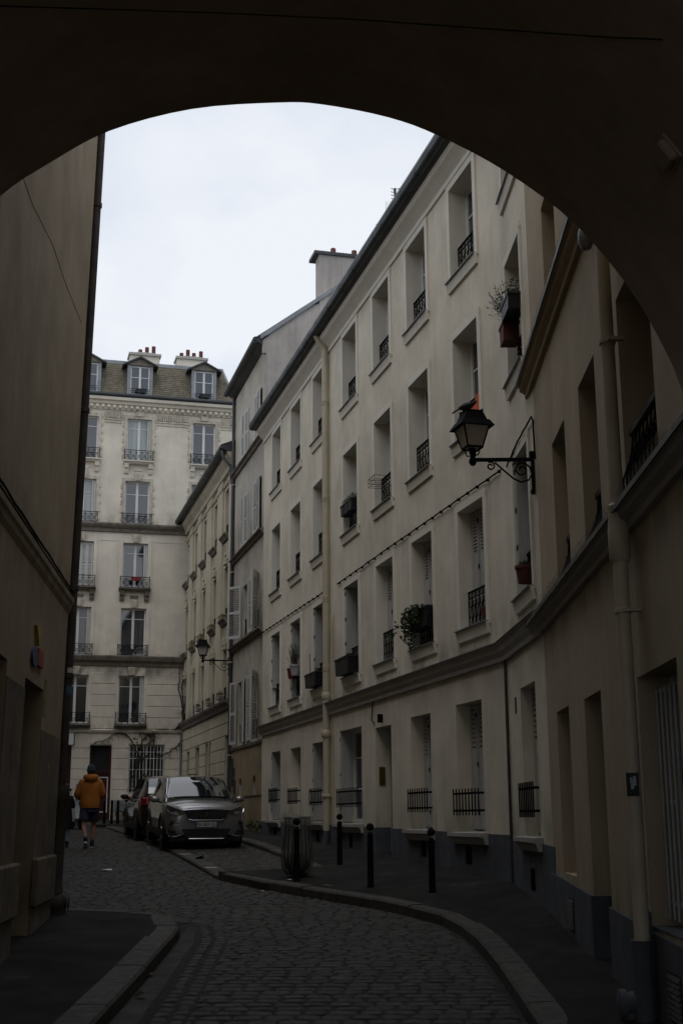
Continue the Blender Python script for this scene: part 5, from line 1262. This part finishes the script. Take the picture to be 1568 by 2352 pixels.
# ================================================================== CARS
paint_g = mat('silver_grey_paint', (.25, .245, .25), rough=.28, metal=.6, noise=.04, bump=0, coat=1.0)
paint_d = mat('dark_plum_paint', (.022, .014, .017), rough=.35, metal=.3, noise=.05, bump=0, coat=1.0)
carglass = mat('car_glass', (.008, .010, .012), rough=.03, noise=.2, bump=0, ior=2.3)
tyre_m = mat('tyre_rubber', (.010, .010, .010), rough=.85, noise=.2, bump=.1); rim_m = mat('alloy_rim', (.32, .32, .33), rough=.3, metal=.8, noise=.05, bump=0)
lens_m = mat('headlight_lens', (.03, .032, .035), rough=.22, noise=.2, bump=0, ior=1.9); red_m = mat('tail_light_red', (.20, .008, .010), rough=.15, noise=.1, bump=0)
chrome = mat('chrome', (.55, .55, .57), rough=.15, metal=1.0, noise=.03, bump=0); blackp = mat('black_trim', (.010, .010, .011), rough=.55, noise=.2, bump=0)
plate_m = mat('plate_white', (.42, .42, .41), rough=.5, noise=.05, bump=0); blue_m = mat('plate_blue', (.02, .05, .22), rough=.5, bump=0); inkm = M['dark']
def text_mesh(s, size, m, parent, M4, name='lettering'):
    cu = bpy.data.curves.new(name, 'FONT'); cu.body = s; cu.size = size; cu.align_x = 'CENTER'; cu.align_y = 'CENTER'; cu.extrude = .001
    t = bpy.data.objects.new('tmp', cu); C.objects.link(t); dg = bpy.context.evaluated_depsgraph_get(); me = bpy.data.meshes.new_from_object(t.evaluated_get(dg)); bpy.data.objects.remove(t)
    me.transform(M4); me.materials.clear(); me.materials.append(m); o = bpy.data.objects.new(name, me); C.objects.link(o); o.parent = parent; return o
ST = [  # y, half width, z bottom, z shoulder, z top centre
 (-.03, .62, .36, .72, .90), (.02, .78, .28, .80, .985), (.13, .88, .24, .87, 1.045), (.45, .915, .22, .935, 1.075), (.85, .92, .22, .96, 1.10), (1.20, .92, .22, .975, 1.12),
 (1.9, .92, .22, .99, 1.14), (2.7, .92, .22, 1.01, 1.14), (3.5, .92, .23, 1.03, 1.14), (4.1, .90, .27, 1.04, 1.13), (4.34, .86, .34, 1.02, 1.10), (4.43, .74, .45, .92, 1.0)]
GH = [(1.02, .83, .80, 1.085), (1.25, .835, .765, 1.22), (1.62, .84, .70, 1.43), (1.98, .84, .655, 1.565), (2.35, .84, .645, 1.61), (2.9, .84, .64, 1.62), (3.5, .84, .635, 1.60), (3.95, .82, .63, 1.52), (4.22, .80, .68, 1.28), (4.36, .79, .74, 1.06)]
def loft(prof, st):
    b = MB(); m = len(prof(st[0]))
    for s in st:
        for p in prof(s): b.v.append(p)
    b.f = [(i*m+k, i*m+k+1, (i+1)*m+k+1, (i+1)*m+k) for i in range(len(st)-1) for k in range(m-1)]
    for i0 in (0, len(st)-1): b.f.append(tuple(range(i0*m, i0*m+m)) if i0 else tuple(range(m))[::-1])
    b.m = [0]*len(b.f); return b
def bodyprof(s):
    y, w, zb, zs, zt_ = s
    h = [(w*.80, zb), (w*.965, zb+.06), (w*.985, zb+.18), (w, (zb+zs)/2+.08), (w*.99, zs-.10), (w*.955, zs), (w*.80, zs+(zt_-zs)*.62), (w*.55, zt_-.012), (w*.28, zt_-.002)]
    return [(-x, y, z) for x, z in h]+[(0, y, zt_)]+[(x, y, z) for x, z in h[::-1]]
def ghprof(s):
    y, wb, wt, z = s
    h = [(wb, .98), (wb*.99, max(.985, .98+(z-.98)*.15)), ((wb+wt)/2+.01, .98+(z-.98)*.5), (wt+.015, .98+(z-.98)*.86), (wt*.92, z-.012), (wt*.5, z)]
    return [(-x, y, q) for x, q in h]+[(0, y, z+.006)]+[(x, y, q) for x, q in h[::-1]]
def gh_at(y):
    for a, c in zip(GH, GH[1:]):
        if y <= c[0]: t = (y-a[0])/(c[0]-a[0]); return tuple(a[i]+(c[i]-a[i])*t for i in range(4))
    return GH[-1]
def pane(fr, ys, out, name, m, e):
    """glass laid over the cabin between profile fractions; fr(y)-> list of points"""
    b = MB(); rows = [fr(y) for y in ys]; n = len(rows[0])
    for r in rows: b.v += r
    b.f = [(i*n+k, i*n+k+1, (i+1)*n+k+1, (i+1)*n+k) for i in range(len(rows)-1) for k in range(n-1)]; b.m = [0]*len(b.f)
    return b.build(name, m, e, smooth='all')
def car(mtx, label, paint, front=True, plate=None):
    e = empty('parked_car', mtx, label, 'car', 'cars parked in the bay')
    b = loft(bodyprof, ST); o = fixn(b.build('body', paint, e, smooth='all'))
    sd = o.modifiers.new('s', 'SUBSURF'); sd.levels = 2; sd.render_levels = 2
    o = fixn(loft(ghprof, GH).build('cabin', paint, e, smooth='all')); sd = o.modifiers.new('s', 'SUBSURF'); sd.levels = 2; sd.render_levels = 2
    def ws(y, k=.012):
        _, wb, wt, z = gh_at(y); f_ = (z-1.02)/.55; w_ = .775-.17*f_
        return [(w_*t, y-.030-k, z+.030-.03*abs(t)**3) for t in [i/6-1 for i in range(13)]]
    pane(ws, [1.10, 1.25, 1.45, 1.65, 1.85, 1.98], 1, 'windscreen', carglass, e)
    def rw(y, k=.02):
        _, wb, wt, z = gh_at(y); w_ = .70-.12*(z-1.1)
        return [(w_*t, y+k, z+.022-.02*abs(t)**3) for t in [i/5-1 for i in range(11)]]
    pane(rw, [3.92, 4.05, 4.2, 4.30], 1, 'rear_window', carglass, e)
    for s in (-1, 1):
        for (ya, yb) in ((1.62, 2.42), (2.50, 3.32), (3.38, 3.88)):
            def sp(y):
                _, wb, wt, z = gh_at(y); zt2 = min(z-.07, 1.53); return [(s*((wb+(wt+.015-wb)*((q-.98)/(z-.98)/.86))+.016), y, q) for q in (1.03, (1.03+zt2)/2, zt2)]
            pane(sp, [ya, (ya*2+yb)/3, (ya+2*yb)/3, yb], 1, 'side_window', carglass, e)
        # wheels
        for y in (.88, 3.55):
            w_ = empty('wheel', Matrix.Identity(4), '', ''); del w_['label']; del w_['category']
            t = MB(); t.lathe([(.22, -.10), (.32, -.11), (.345, -.08), (.35, 0), (.345, .08), (.32, .11), (.22, .10)], (s*.80, y, .35), 28, ax='x'); bpy.data.objects.remove(w_)
            w_ = t.build('wheel', tyre_m, e, smooth=True)
            r_ = MB(); r_.lathe([(.225, .06), (.225, .10), (.19, .105), (.06, .085), (0, .09)], (0, 0, 0), 24, ax='x')
            for k in range(5): a = 2*math.pi*k/5; r_.tube([(.09, .03*math.cos(a), .03*math.sin(a)), (.115, .20*math.cos(a), .20*math.sin(a))], .028, 6)
            r_.build('rim', rim_m, w_, smooth=True, M4=Matrix.Translation((s*.80, y, .35)) @ Matrix.Scale(s, 4, (1, 0, 0)))
            ar = MB(); pts = [(s*.918, y+.41*math.cos(a), .36+.41*math.sin(a)) for a in [math.pi*i/12 for i in range(-1, 14)]]; ar.tube(pts, .03, 6); ar.lathe([(0, 0), (.40, 0), (.40, .05), (0, .05)], (s*.905-.0*s, y, .36), 20, ax='x') if 0 else None
            ar.add([(s*.926, y, .36)]+[(s*.926, y+.40*math.cos(a), .36+.40*math.sin(a)) for a in [2*math.pi*i/24 for i in range(24)]], [(0, 1+i, 1+(i+1) % 24) for i in range(24)]) ; ar.build('wheel_arch', blackp, e)
        mi = MB(); mi.ball((s*1.02, 1.42, 1.075), .085, 12, sx=1.35, sy=.7, sz=.85); o = mi.build('mirror', paint, e, smooth='all')
        mi = MB(); mi.tube([(s*.86, 1.40, 1.0), (s*.98, 1.42, 1.04)], .025, 8); mi.ball((s*1.02, 1.455, 1.075), .078, 10, sx=1.3, sy=.5, sz=.8); mi.build('mirror_base', blackp, o, smooth='all')
        # headlights: slim swept-back lens, bright sliver at the outer corner
        h = MB(); pr = [(s*.40, -.045, .835), (s*.62, .005, .89), (s*.80, .10, .955), (s*.885, .32, .985), (s*.90, .30, .93), (s*.875, .13, .85), (s*.80, .045, .79), (s*.60, -.02, .755)]
        pb = [(x*.96, y+.10, z) for x, y, z in pr]; n = len(pr); h.add(pr+pb, [tuple(range(n)), tuple(range(n, 2*n))[::-1]]+[(i, (i+1) % n, n+(i+1) % n, n+i) for i in range(n)]); o = h.build('headlight', lens_m, e)
        h = MB(); h.tube([(s*.86, .11, .855), (s*.80, .035, .805), (s*.62, -.027, .765)], .010, 6); h.tube([(s*.885, .14, .89), (s*.86, .08, .815)], .016, 6); h.build('light_strip', chrome, o)
        f = MB(); f.extr([(s*.66, .56), (s*.86, .55), (s*.80, .64), (s*.68, .63)], .015, .10, ax='y'); o = f.build('fog_light', blackp, e)
        MB().tube([(s*.66, .0, .55), (s*.84, .05, .545)], .010, 6).build('fog_trim', chrome, o)
        tl = MB(); tl.cbox(min(s*.66, s*.86), max(s*.66, s*.86), 4.30, 4.44, .86, 1.06, .02); tl.box(min(s*.82, s*.885), max(s*.82, s*.885), 4.16, 4.36, .87, 1.07); tl.build('tail_light', red_m, e)
        if not front: MB().tube([(s*.62, 1.9, 1.625), (s*.64, 2.6, 1.665), (s*.63, 3.6, 1.645), (s*.61, 3.75, 1.60)], .016, 6).build('roof_bar', chrome if front else blackp, e, smooth=True)
        MB().tube([(s*.80, 1.02, 1.02), (s*.735, 1.5, 1.31), (s*.665, 1.95, 1.55)], .014, 6).build('pillar_trim', chrome if (front and s < 0) else blackp, e, smooth=True)
        MB().box(min(s*.925, s*.945), max(s*.925, s*.945), .9, 3.9, .26, .40).build('sill_trim', blackp, e)
    # grille with vertical dashes and a small emblem
    g = MB(); pr = [(-.52, .865), (0, .89), (.52, .865), (.42, .69), (.34, .665), (-.34, .665), (-.42, .69)]; g.extr(pr, -.055, .02, ax='y'); gr = g.build('grille', blackp, e)
    d_ = MB()
    for r_ in range(5):
        for k in range(19):
            x = -.45+.05*k+(.025 if r_ % 2 else 0)
            if abs(x) < .06 or abs(x) > .46-r_*.025: continue
            d_.box(x-.008, x+.008, -.062, -.055, .845-.035*r_-abs(x)*.02, .865-.035*r_-abs(x)*.02)
    d_.build('grille_dash', chrome, gr, kind='stuff')
    q = MB(); q.extr([(-.035, .73), (-.02, .79), (-.03, .825), (.005, .835), (.035, .81), (.02, .78), (.04, .74), (.01, .755), (.0, .725)], -.068, -.055, ax='y'); q.build('emblem', chrome, gr)
    MB().tube([(-.55, -.045, .875), (-.28, -.06, .895), (0, -.064, .90), (.28, -.06, .895), (.55, -.045, .875)], .013, 8).build('bonnet_trim', chrome, e, smooth=True)
    MB().tube([(-.40, -.05, .675), (-.33, -.06, .655), (.33, -.06, .655), (.40, -.05, .675)], .013, 8).build('grille_trim', chrome, e, smooth=True)
    lo = MB(); lo.extr([(-.56, .46), (.56, .46), (.46, .28), (.40, .24), (-.40, .24), (-.46, .28)], -.045, .1, ax='y'); lo.extr([(-.86, .44), (-.62, .43), (-.58, .30), (-.80, .28)], .01, .12, ax='y'); lo.extr([(.86, .44), (.62, .43), (.58, .30), (.80, .28)], .01, .12, ax='y'); lo.box(-.8, .8, .0, .3, .20, .27); lo.build('lower_grille', blackp, e)
    for s in (-1, 1): MB().tube([(s*.84, .05, .30), (s*.70, -.0, .29), (s*.58, -.03, .325)], .02, 6).build('bumper_blade', paint, e, smooth=True)
    MB().tube([(-.40, -.055, .245), (.40, -.055, .245)], .013, 6).build('skid_trim', chrome, e, smooth=True)
    ub = MB(); ub.box(-.80, .80, .15, 4.2, .16, .34); ub.build('underbody', blackp, e)
    if plate:
        p = MB(); p.box(-.27, .27, -.075, -.06, .505, .615); po = p.build('number_plate', plate_m, e)
        p = MB(); p.box(-.27, -.225, -.077, -.0752, .505, .615); p.box(.225, .27, -.077, -.0752, .505, .615); p.build('plate_band', blue_m, po)
        text_mesh(plate, .098, inkm, po, Matrix.Translation((0, -.078, .560)) @ Matrix.Rotation(R(90), 4, 'X') @ Matrix.Scale(1.02, 4, (1, 0, 0)))
        for x0, x1, z0, z1, mm in ((-.66, -.60, 1.19, 1.245, M['paper']), (-.67, -.61, 1.115, 1.17, mat('pale_yellow_sticker', (.30, .28, .12)))):
            yy = 1.10+(z0-1.12)*1.72; v = MB(); v.add([(x0, yy-.055, z0), (x1, yy-.055, z0), (x1, yy+.04, z1), (x0, yy+.04, z1)], [(0, 1, 2, 3)]); v.build('windscreen_sticker', mm, e)
    else:
        p = MB(); p.box(-.26, .26, 4.44, 4.46, .70, .81); p.build('number_plate', plate_m, e)
    wp = MB(); wp.tube([(-.62, 1.03, 1.09), (0, .98, 1.115), (.62, 1.03, 1.09)], .012, 6); wp.build('wiper', blackp, e)
    return e
AX = R(14.84)
cpos = (-2.99, 28.5); car(at(cpos[0], cpos[1], zr(28.5)+.045, AX) @ Matrix.Rotation(R(2.4), 4, 'X') @ Matrix.Scale(.955, 4), 'silver grey SUV parked nose towards the camera, plate FK 069 QL on its bumper', paint_g, True, 'FK 069 QL')
ux, uy = -.256, .967
c2 = (-5.42, 37.6)
car(at(c2[0], c2[1], zr(c2[1])+.03, AX+R(180)) @ Matrix.Rotation(-R(1.2), 4, 'X'), 'dark plum estate car parked tail-on behind the silver SUV, red tail light showing', paint_d, False)
# ================================================================== SCOOTER
sx_, sy_, sz_ = -8.75, 43.6, zr(43.6)
e = empty('motor_scooter', at(sx_, sy_, sz_, R(25)), 'pale motor scooter parked at the street end, half hidden behind the two walkers', 'scooter')
pm = mat('pale_scooter_paint', (.30, .32, .34), rough=.3, coat=.8, bump=0, noise=.05)
for y in (0, 1.28):
    t = MB(); t.lathe([(.15, -.055), (.22, -.06), (.255, -.03), (.26, 0), (.255, .03), (.22, .06), (.15, .055)], (0, y, .26), 22, ax='x'); w_ = t.build('wheel', tyre_m, e, smooth=True)
    r_ = MB(); r_.lathe([(0, -.05), (.155, -.05), (.155, .05), (0, .05)], (0, y, .26), 18, ax='x'); r_.build('rim', rim_m, w_, smooth=True)
b = MB(); b.extr([(-.10, .36), (-.02, .50), (.10, .80), (.16, 1.02), (.20, 1.02), (.22, .80), (.22, .35), (.16, .30)], -.19, .19, ax='x'); b.build('front_shield', pm, e)
b = MB(); b.extr([(-.16, .42), (.10, .56), (.24, .50), (.2, .40), (0, .44)], -.08, .08, ax='x'); b.build('mudguard', pm, e)
b = MB(); b.extr([(.2, .26), (.75, .26), (.85, .45), (1.5, .55), (1.62, .72), (1.5, .80), (.75, .74), (.62, .40), (.2, .36)], -.17, .17, ax='x'); b.build('body', pm, e)
b = MB(); b.cbox(-.15, .15, .72, 1.5, .76, .86, .03); b.build('seat', blackp, e)
b = MB(); b.tube([(-.36, .22, 1.10), (-.1, .16, 1.05), (.1, .16, 1.05), (.36, .22, 1.10)], .018, 6); b.build('handlebar', blackp, e)
b = MB(); b.add([(-.2, .06, 1.05), (.2, .06, 1.05), (.17, .20, 1.5), (-.17, .20, 1.5), (-.2, .07, 1.05), (.2, .07, 1.05), (.17, .21, 1.5), (-.17, .21, 1.5)], [(0, 1, 2, 3), (7, 6, 5, 4)]); b.build('windscreen', mat('scooter_screen', (.2, .23, .26), rough=.1, bump=0), e)
b = MB(); b.ball((0, .06, .86), .08, 10, sy=.5); b.build('headlight', lens_m, e, smooth='all')
for s in (-1, 1): b = MB(); b.tube([(s*.3, .2, 1.1), (s*.34, .18, 1.28)], .008, 5); b.ball((s*.36, .18, 1.30), .055, 8, sy=.4); b.build('mirror', blackp, e)
b = MB(); b.tube([(-.1, 0, .26), (-.1, .16, .7)], .025, 6); b.tube([(.1, 0, .26), (.1, .16, .7)], .025, 6); b.build('fork', chrome, e)
# ================================================================== PEOPLE (seen from behind; local -y faces the camera, they walk away along +y)
def skinned(name, V, E, rad, m, parent, sub=2):
    me = bpy.data.meshes.new(name); me.from_pydata(V, E, []); me.materials.append(m)
    o = bpy.data.objects.new(name, me); C.objects.link(o); o.parent = parent
    s = o.modifiers.new('skin', 'SKIN'); s.use_smooth_shade = True
    for i, r_ in enumerate(rad):
        me.skin_vertices[0].data[i].radius = r_ if isinstance(r_, tuple) else (r_, r_); me.skin_vertices[0].data[i].use_root = (i == 0)
    q = o.modifiers.new('s', 'SUBSURF'); q.levels = sub; q.render_levels = sub
    return o
skin_m = mat('skin', (.36, .19, .13), rough=.6, noise=.08, scale=12, bump=.05)
def bake(o):
    dg = bpy.context.evaluated_depsgraph_get(); me = bpy.data.meshes.new_from_object(o.evaluated_get(dg)); o.modifiers.clear(); o.data = me
    for p in me.polygons: p.use_smooth = True
    return o
def body_for(e, P, m=skin_m):
    """P: joint dict; one continuous skin from pelvis to head, hands and feet"""
    V = []; E = []; Rr = []
    def add(p, r_, par):
        V.append(p); Rr.append(r_)
        if par is not None: E.append((par, len(V)-1))
        return len(V)-1
    h = add(P['pelvis'], (.135, .105), None); sp = add(P['waist'], (.13, .10), h); ch = add(P['chest'], (.165, .115), sp); nk0 = add(P['neckb'], (.075, .07), ch); nk = add(P['neck'], (.055, .055), nk0)
    hd = add(P['headb'], (.068, .085), nk); hm = add(P['headm'], (.076, .095), hd); add(P['headt'], (.055, .07), hm)
    for s in 'lr':
        sh = add(P['sh'+s], (.062, .058), ch); el = add(P['el'+s], .043, sh); wr = add(P['wr'+s], .028, el); pa = add(P['pa'+s], (.038, .020), wr)
        hp = add(P['hip'+s], (.088, .09), h); mid = tuple((a+b)/2 for a, b in zip(P['hip'+s], P['kn'+s])); tm = add(mid, .078, hp); kn = add(P['kn'+s], .056, tm)
        cf = tuple(a+(b-a)*.32 for a, b in zip(P['kn'+s], P['an'+s])); cfv = add((cf[0], cf[1]-.012, cf[2]), .058, kn); an = add(P['an'+s], .036, cfv); add(P['to'+s], (.04, .025), an)
    o = bake(skinned('body', V, E, Rr, m, e))
    return o
def fingers(e, P, s):
    pa = Vector(P['pa'+s]); wr = Vector(P['wr'+s]); d_ = (pa-wr).normalized(); side = d_.cross(Vector((0, 0, 1))).normalized(); b = MB(); dn = side.cross(d_)
    for k, l in enumerate((.062, .072, .068, .052)):
        o = pa+side*(.027-.018*k); b.tube([o, o+d_*l*.5, o+d_*l*.75+dn*l*.3, o+d_*l*.72+dn*l*.62], [.0095, .0088, .008, .0065], 6)
    o = wr+d_*.03+side*.026*(1 if s == 'r' else -1); b.tube([o, o+side*.022*(1 if s == 'r' else -1)+d_*.03, o+side*.02*(1 if s == 'r' else -1)+d_*.06+dn*.02], [.012, .011, .008], 6)
    b.build('hand', skin_m, e, smooth='all')
def shoe(e, an, to, m, sole, name='shoe'):
    a, t = Vector(an), Vector(to); d_ = (t-a); d_.z *= 1; L_ = .29; f_ = Vector((d_.x, d_.y, 0)).normalized(); pitch = math.atan2(d_.z+.065, Vector((d_.x, d_.y, 0)).length)
    b = MB(); sec = [(-.075, .030, .02, .085), (-.05, .037, 0, .105), (.02, .040, 0, .10), (.09, .045, 0, .075), (.15, .047, 0, .06), (.195, .036, .005, .045), (.215, .012, .014, .032)]
    n = 12; vs = []
    for (y, w_, z0, z1) in sec:
        for k in range(n): q = 2*math.pi*k/n; vs.append((w_*math.cos(q), y, (z0+z1)/2+(z1-z0)/2*math.sin(q)))
    b.add(vs, [(i*n+k, i*n+(k+1) % n, (i+1)*n+(k+1) % n, (i+1)*n+k) for i in range(len(sec)-1) for k in range(n)]+[tuple(range(n)), tuple(range((len(sec)-1)*n, len(sec)*n))])
    ang = math.atan2(f_.y, f_.x)-math.pi/2
    T = Matrix.Translation((a.x, a.y, a.z-.075)) @ Matrix.Rotation(ang, 4, 'Z') @ Matrix.Rotation(pitch, 4, 'X')
    o = b.build(name, m, e, smooth='all', M4=T)
    b = MB(); vs = []
    for (y, w_, z0, z1) in sec: vs += [(-w_*1.02, y, -.014), (w_*1.02, y, -.014), (-w_*1.04, y, .022), (w_*1.04, y, .022)]
    b.add(vs, [(4*i+a_, 4*i+b_, 4*i+4+b_, 4*i+4+a_) for i in range(len(sec)-1) for a_, b_ in ((0, 1), (1, 3), (3, 2), (2, 0))]+[(0, 1, 3, 2), (24, 26, 27, 25)])
    b.build('sole', sole, o, M4=T); return o
def rings(secs, n=20, wob=.0, seed=1):
    """closed garment from elliptical rings (cx, cy, z, rx, ry)"""
    b = MB(); r_ = random.Random(seed); vs = []
    for (cx, cy, z, rx, ry) in secs:
        for k in range(n):
            a = 2*math.pi*k/n; j = 1+wob*math.sin(3*a+z*21)+wob*.6*r_.uniform(-1, 1); vs.append((cx+rx*math.cos(a)*j, cy+ry*math.sin(a)*j, z+wob*.25*r_.uniform(-1, 1)))
    b.add(vs, [(i*n+k, i*n+(k+1) % n, (i+1)*n+(k+1) % n, (i+1)*n+k) for i in range(len(secs)-1) for k in range(n)]); return b
def garment(b, name, m, e, thick=.008):
    o = b.build(name, m, e, smooth='all'); s = o.modifiers.new('t', 'SOLIDIFY'); s.thickness = thick; s.offset = 0; q = o.modifiers.new('s', 'SUBSURF'); q.levels = 1; q.render_levels = 1; return o
# --- man in the orange jacket, mid-stride, elbows bent in front
mx_, my_ = -5.80, 29.85; HS = 1.86/1.80
e = empty('person', at(mx_, my_, zr(my_), R(12)) @ Matrix.Scale(HS, 4), 'person in orange hooded jacket, navy shorts and dark beanie walking away up the street', 'person')
Pm = dict(pelvis=(0, 0, .94), waist=(0, .0, 1.08), chest=(0, .01, 1.32), neckb=(0, .01, 1.49), neck=(0, .025, 1.55), headb=(0, .05, 1.61), headm=(0, .055, 1.69), headt=(0, .05, 1.755),
  shl=(-.175, .01, 1.42), ell=(-.28, .03, 1.14), wrl=(-.20, .24, 1.08), pal=(-.155, .32, 1.10), shr=(.175, .01, 1.42), elr=(.275, .03, 1.14), wrr=(.20, .24, 1.10), par=(.155, .32, 1.12),
  hipl=(-.10, 0, .90), knl=(-.125, -.06, .50), anl=(-.065, -.22, .155), tol=(-.06, -.115, .06), hipr=(.10, 0, .90), knr=(.10, .11, .50), anr=(.075, .10, .085), tor=(.085, .25, .03))
body_for(e, Pm); fingers(e, Pm, 'l'); fingers(e, Pm, 'r')
jm = mat('orange_jacket', (.37, .125, .015), rough=.8, noise=.14, scale=7, bump=.5, bscale=14)
g_ = rings([(0, 0, .865, .205, .155), (0, 0, .89, .215, .165), (0, 0, .93, .222, .17), (0, .0, 1.0, .218, .165), (0, 0, 1.12, .215, .16), (0, .005, 1.25, .222, .16), (0, .005, 1.36, .222, .15), (0, .005, 1.43, .19, .13), (0, .01, 1.48, .12, .10), (0, .015, 1.53, .085, .085)], 24, .022, 3)
J = garment(g_, 'jacket', jm, e)
def sleeve(par, P, s, m, r0=.092, r1=.082, r2=.052, seed=1):
    sh, el, wr = Vector(P['sh'+s]), Vector(P['el'+s]), Vector(P['wr'+s]); b = MB(); r_ = random.Random(seed)
    pts = [sh+(sh-el)*.10+Vector((.03*(1 if sh.x < 0 else -1), 0, -.01)), sh]+[sh.lerp(el, t) for t in (.25, .5, .75)]+[el]+[el.lerp(wr, t) for t in (.25, .5, .75, .97)]
    rr = [r0*.8, r0, r0*1.0, r0*.95, r1*1.08, r1*1.06, r1, r1*.93, r2*1.15, r2]
    b.tube(pts, [q*(1+r_.uniform(-.06, .06)) for q in rr], 14, cap=True); o = b.build('sleeve', m, par, smooth='all'); q = o.modifiers.new('s', 'SUBSURF'); q.levels = 1; q.render_levels = 1
sleeve(J, Pm, 'l', jm, seed=2); sleeve(J, Pm, 'r', jm, seed=5)
hd = MB()      # bunched hood behind the neck
n = 18; vs = []
for i in range(n):
    a = 2*math.pi*i/n; back = max(0, -math.sin(a)); r0 = .105+.045*back
    for k in range(10):
        c_ = 2*math.pi*k/10; rr = .035+.034*back; vs.append((r0*1.12*math.cos(a)+rr*math.cos(c_)*math.cos(a), .02+r0*math.sin(a)+rr*math.cos(c_)*math.sin(a), 1.535-.030*back+rr*1.25*math.sin(c_)))
hd.add(vs, [(i*10+k, i*10+(k+1) % 10, ((i+1) % n)*10+(k+1) % 10, ((i+1) % n)*10+k) for i in range(n) for k in range(10)]); hd.build('hood', jm, J, smooth='all')
MB().tube([(.205*math.cos(t), .158*math.sin(t), .872) for t in [2*math.pi*i/20 for i in range(21)]], .014, 8).build('hem', jm, J, smooth='all')
sm_ = mat('navy_shorts', (.022, .028, .05), rough=.9, noise=.2, scale=8, bump=.3)
S_ = MB(); 
S_ = rings([(0, 0, .95, .165, .125), (0, 0, .88, .185, .14), (0, 0, .80, .19, .145), (0, 0, .76, .192, .14)], 20, .012, 2); SO = garment(S_, 'shorts', sm_, e)
for s, sg in (('l', -1), ('r', 1)):
    hp, kn = Vector(Pm['hip'+s]), Vector(Pm['kn'+s]); b = MB(); pts = [hp.lerp(kn, t) for t in (.05, .25, .45, .65, .80)]; b.tube(pts, [.105, .108, .108, .112, .115], 16, cap=False); garment(b, 'shorts_leg', sm_, SO)
bn = MB(); bn.lathe([(.083, 1.655), (.090, 1.66), (.090, 1.70), (.086, 1.74), (.070, 1.785), (.035, 1.81), (0, 1.815)], (0, .052, 0), 18, sy=1.15); bn.lathe([(.088, 1.655), (.096, 1.66), (.096, 1.70), (.088, 1.705)], (0, .052, 0), 18, sy=1.13); bn.build('beanie', mat('slate_beanie', (.03, .04, .06), rough=.95, noise=.2, scale=30, bump=.5, bscale=80), e, smooth='all')
hb = MB(); hb.lathe([(.079, 1.60), (.084, 1.63), (.085, 1.66)], (0, .05, 0), 16, sy=1.12); hb.build('hair', mat('dark_hair', (.03, .02, .013), rough=.6), e, smooth='all')
blk = mat('black_shoe', (.014, .014, .015), rough=.6); whs = mat('white_sole', (.45, .44, .42), rough=.6, noise=.15)
shoe(e, (-.065, -.215, .165), (-.06, -.12, .055), blk, whs); shoe(e, (.075, .10, .08), (.085, .30, .015), blk, whs)
for s, z0 in (('l', 0), ('r', 0)):
    an, kn = Vector(Pm['an'+s]), Vector(Pm['kn'+s]); b = MB(); b.tube([an+Vector((0, 0, -.02)), an.lerp(kn, .12), an.lerp(kn, .22)], [.046, .044, .048], 12); b.build('sock', sm_, e, smooth='all')
# --- person in the long black coat, partly behind the left drainpipe
wx_, wy_ = -6.44, 30.2
e = empty('person', at(wx_, wy_, zr(wy_), R(12)) @ Matrix.Scale(.80, 4), 'person in long black coat and pale jeans beside the orange jacket, half behind the drainpipe', 'person')
Pw = dict(Pm); Pw.update(shl=(-.155, .01, 1.40), ell=(-.22, -.01, 1.13), wrl=(-.22, .12, .94), pal=(-.22, .17, .88), shr=(.155, .01, 1.40), elr=(.235, .05, 1.15), wrr=(.16, .25, 1.15), par=(.12, .32, 1.17),
  knl=(-.09, .1, .50), anl=(-.08, .07, .09), tol=(-.08, .21, .03), knr=(.095, -.02, .50), anr=(.09, -.08, .09), tor=(.095, .06, .03))
body_for(e, Pw); fingers(e, Pw, 'l'); fingers(e, Pw, 'r')
cm_ = mat('black_coat', (.009, .009, .010), rough=.9, noise=.3, scale=8, bump=.3)
g_ = rings([(0, 0, .53, .245, .20), (0, 0, .56, .245, .20), (0, 0, .75, .225, .18), (0, 0, .95, .205, .16), (0, 0, 1.1, .19, .145), (0, .005, 1.25, .20, .145), (0, .005, 1.36, .195, .135), (0, .005, 1.43, .165, .12), (0, .01, 1.48, .11, .10), (0, .015, 1.53, .09, .09)], 24, .02, 8)
J = garment(g_, 'coat', cm_, e); sleeve(J, Pw, 'l', cm_, .08, .066, .05, 3); sleeve(J, Pw, 'r', cm_, .08, .066, .05, 4)
hd = MB(); hd.tube([(.10*math.cos(t), .01+.10*math.sin(t), 1.525) for t in [2*math.pi*i/16 for i in range(17)]], .034, 8); hd.build('scarf', mat('charcoal_scarf', (.05, .05, .055), noise=.3, scale=15), e, smooth='all')
hb = MB(); hb.lathe([(.05, 1.50), (.085, 1.53), (.094, 1.62), (.094, 1.70), (.080, 1.76), (.045, 1.79), (0, 1.80)], (0, .04, 0), 18, sy=1.12); hb.build('hair', mat('brown_hair', (.035, .022, .014), rough=.5, streak=.3), e, smooth='all')
jn = mat('pale_jeans', (.19, .25, .33), rough=.9, noise=.15, scale=12, bump=.3)
for s in 'lr':
    hp, kn, an = (Vector(Pw[q+s]) for q in ('hip', 'kn', 'an')); b = MB(); b.tube([hp, hp.lerp(kn, .5), kn, kn.lerp(an, .4), kn.lerp(an, .78), kn.lerp(an, .80)], [.095, .088, .072, .073, .068, .072], 14); b.build('jeans', jn, e, smooth='all')
    b = MB(); b.tube([kn.lerp(an, .74), an+Vector((0, 0, -.02))], [.052, .048], 12); b.build('boot_shaft', blk, e, smooth='all')
    shoe(e, tuple(an), Pw['to'+s], blk, blk, 'boot')
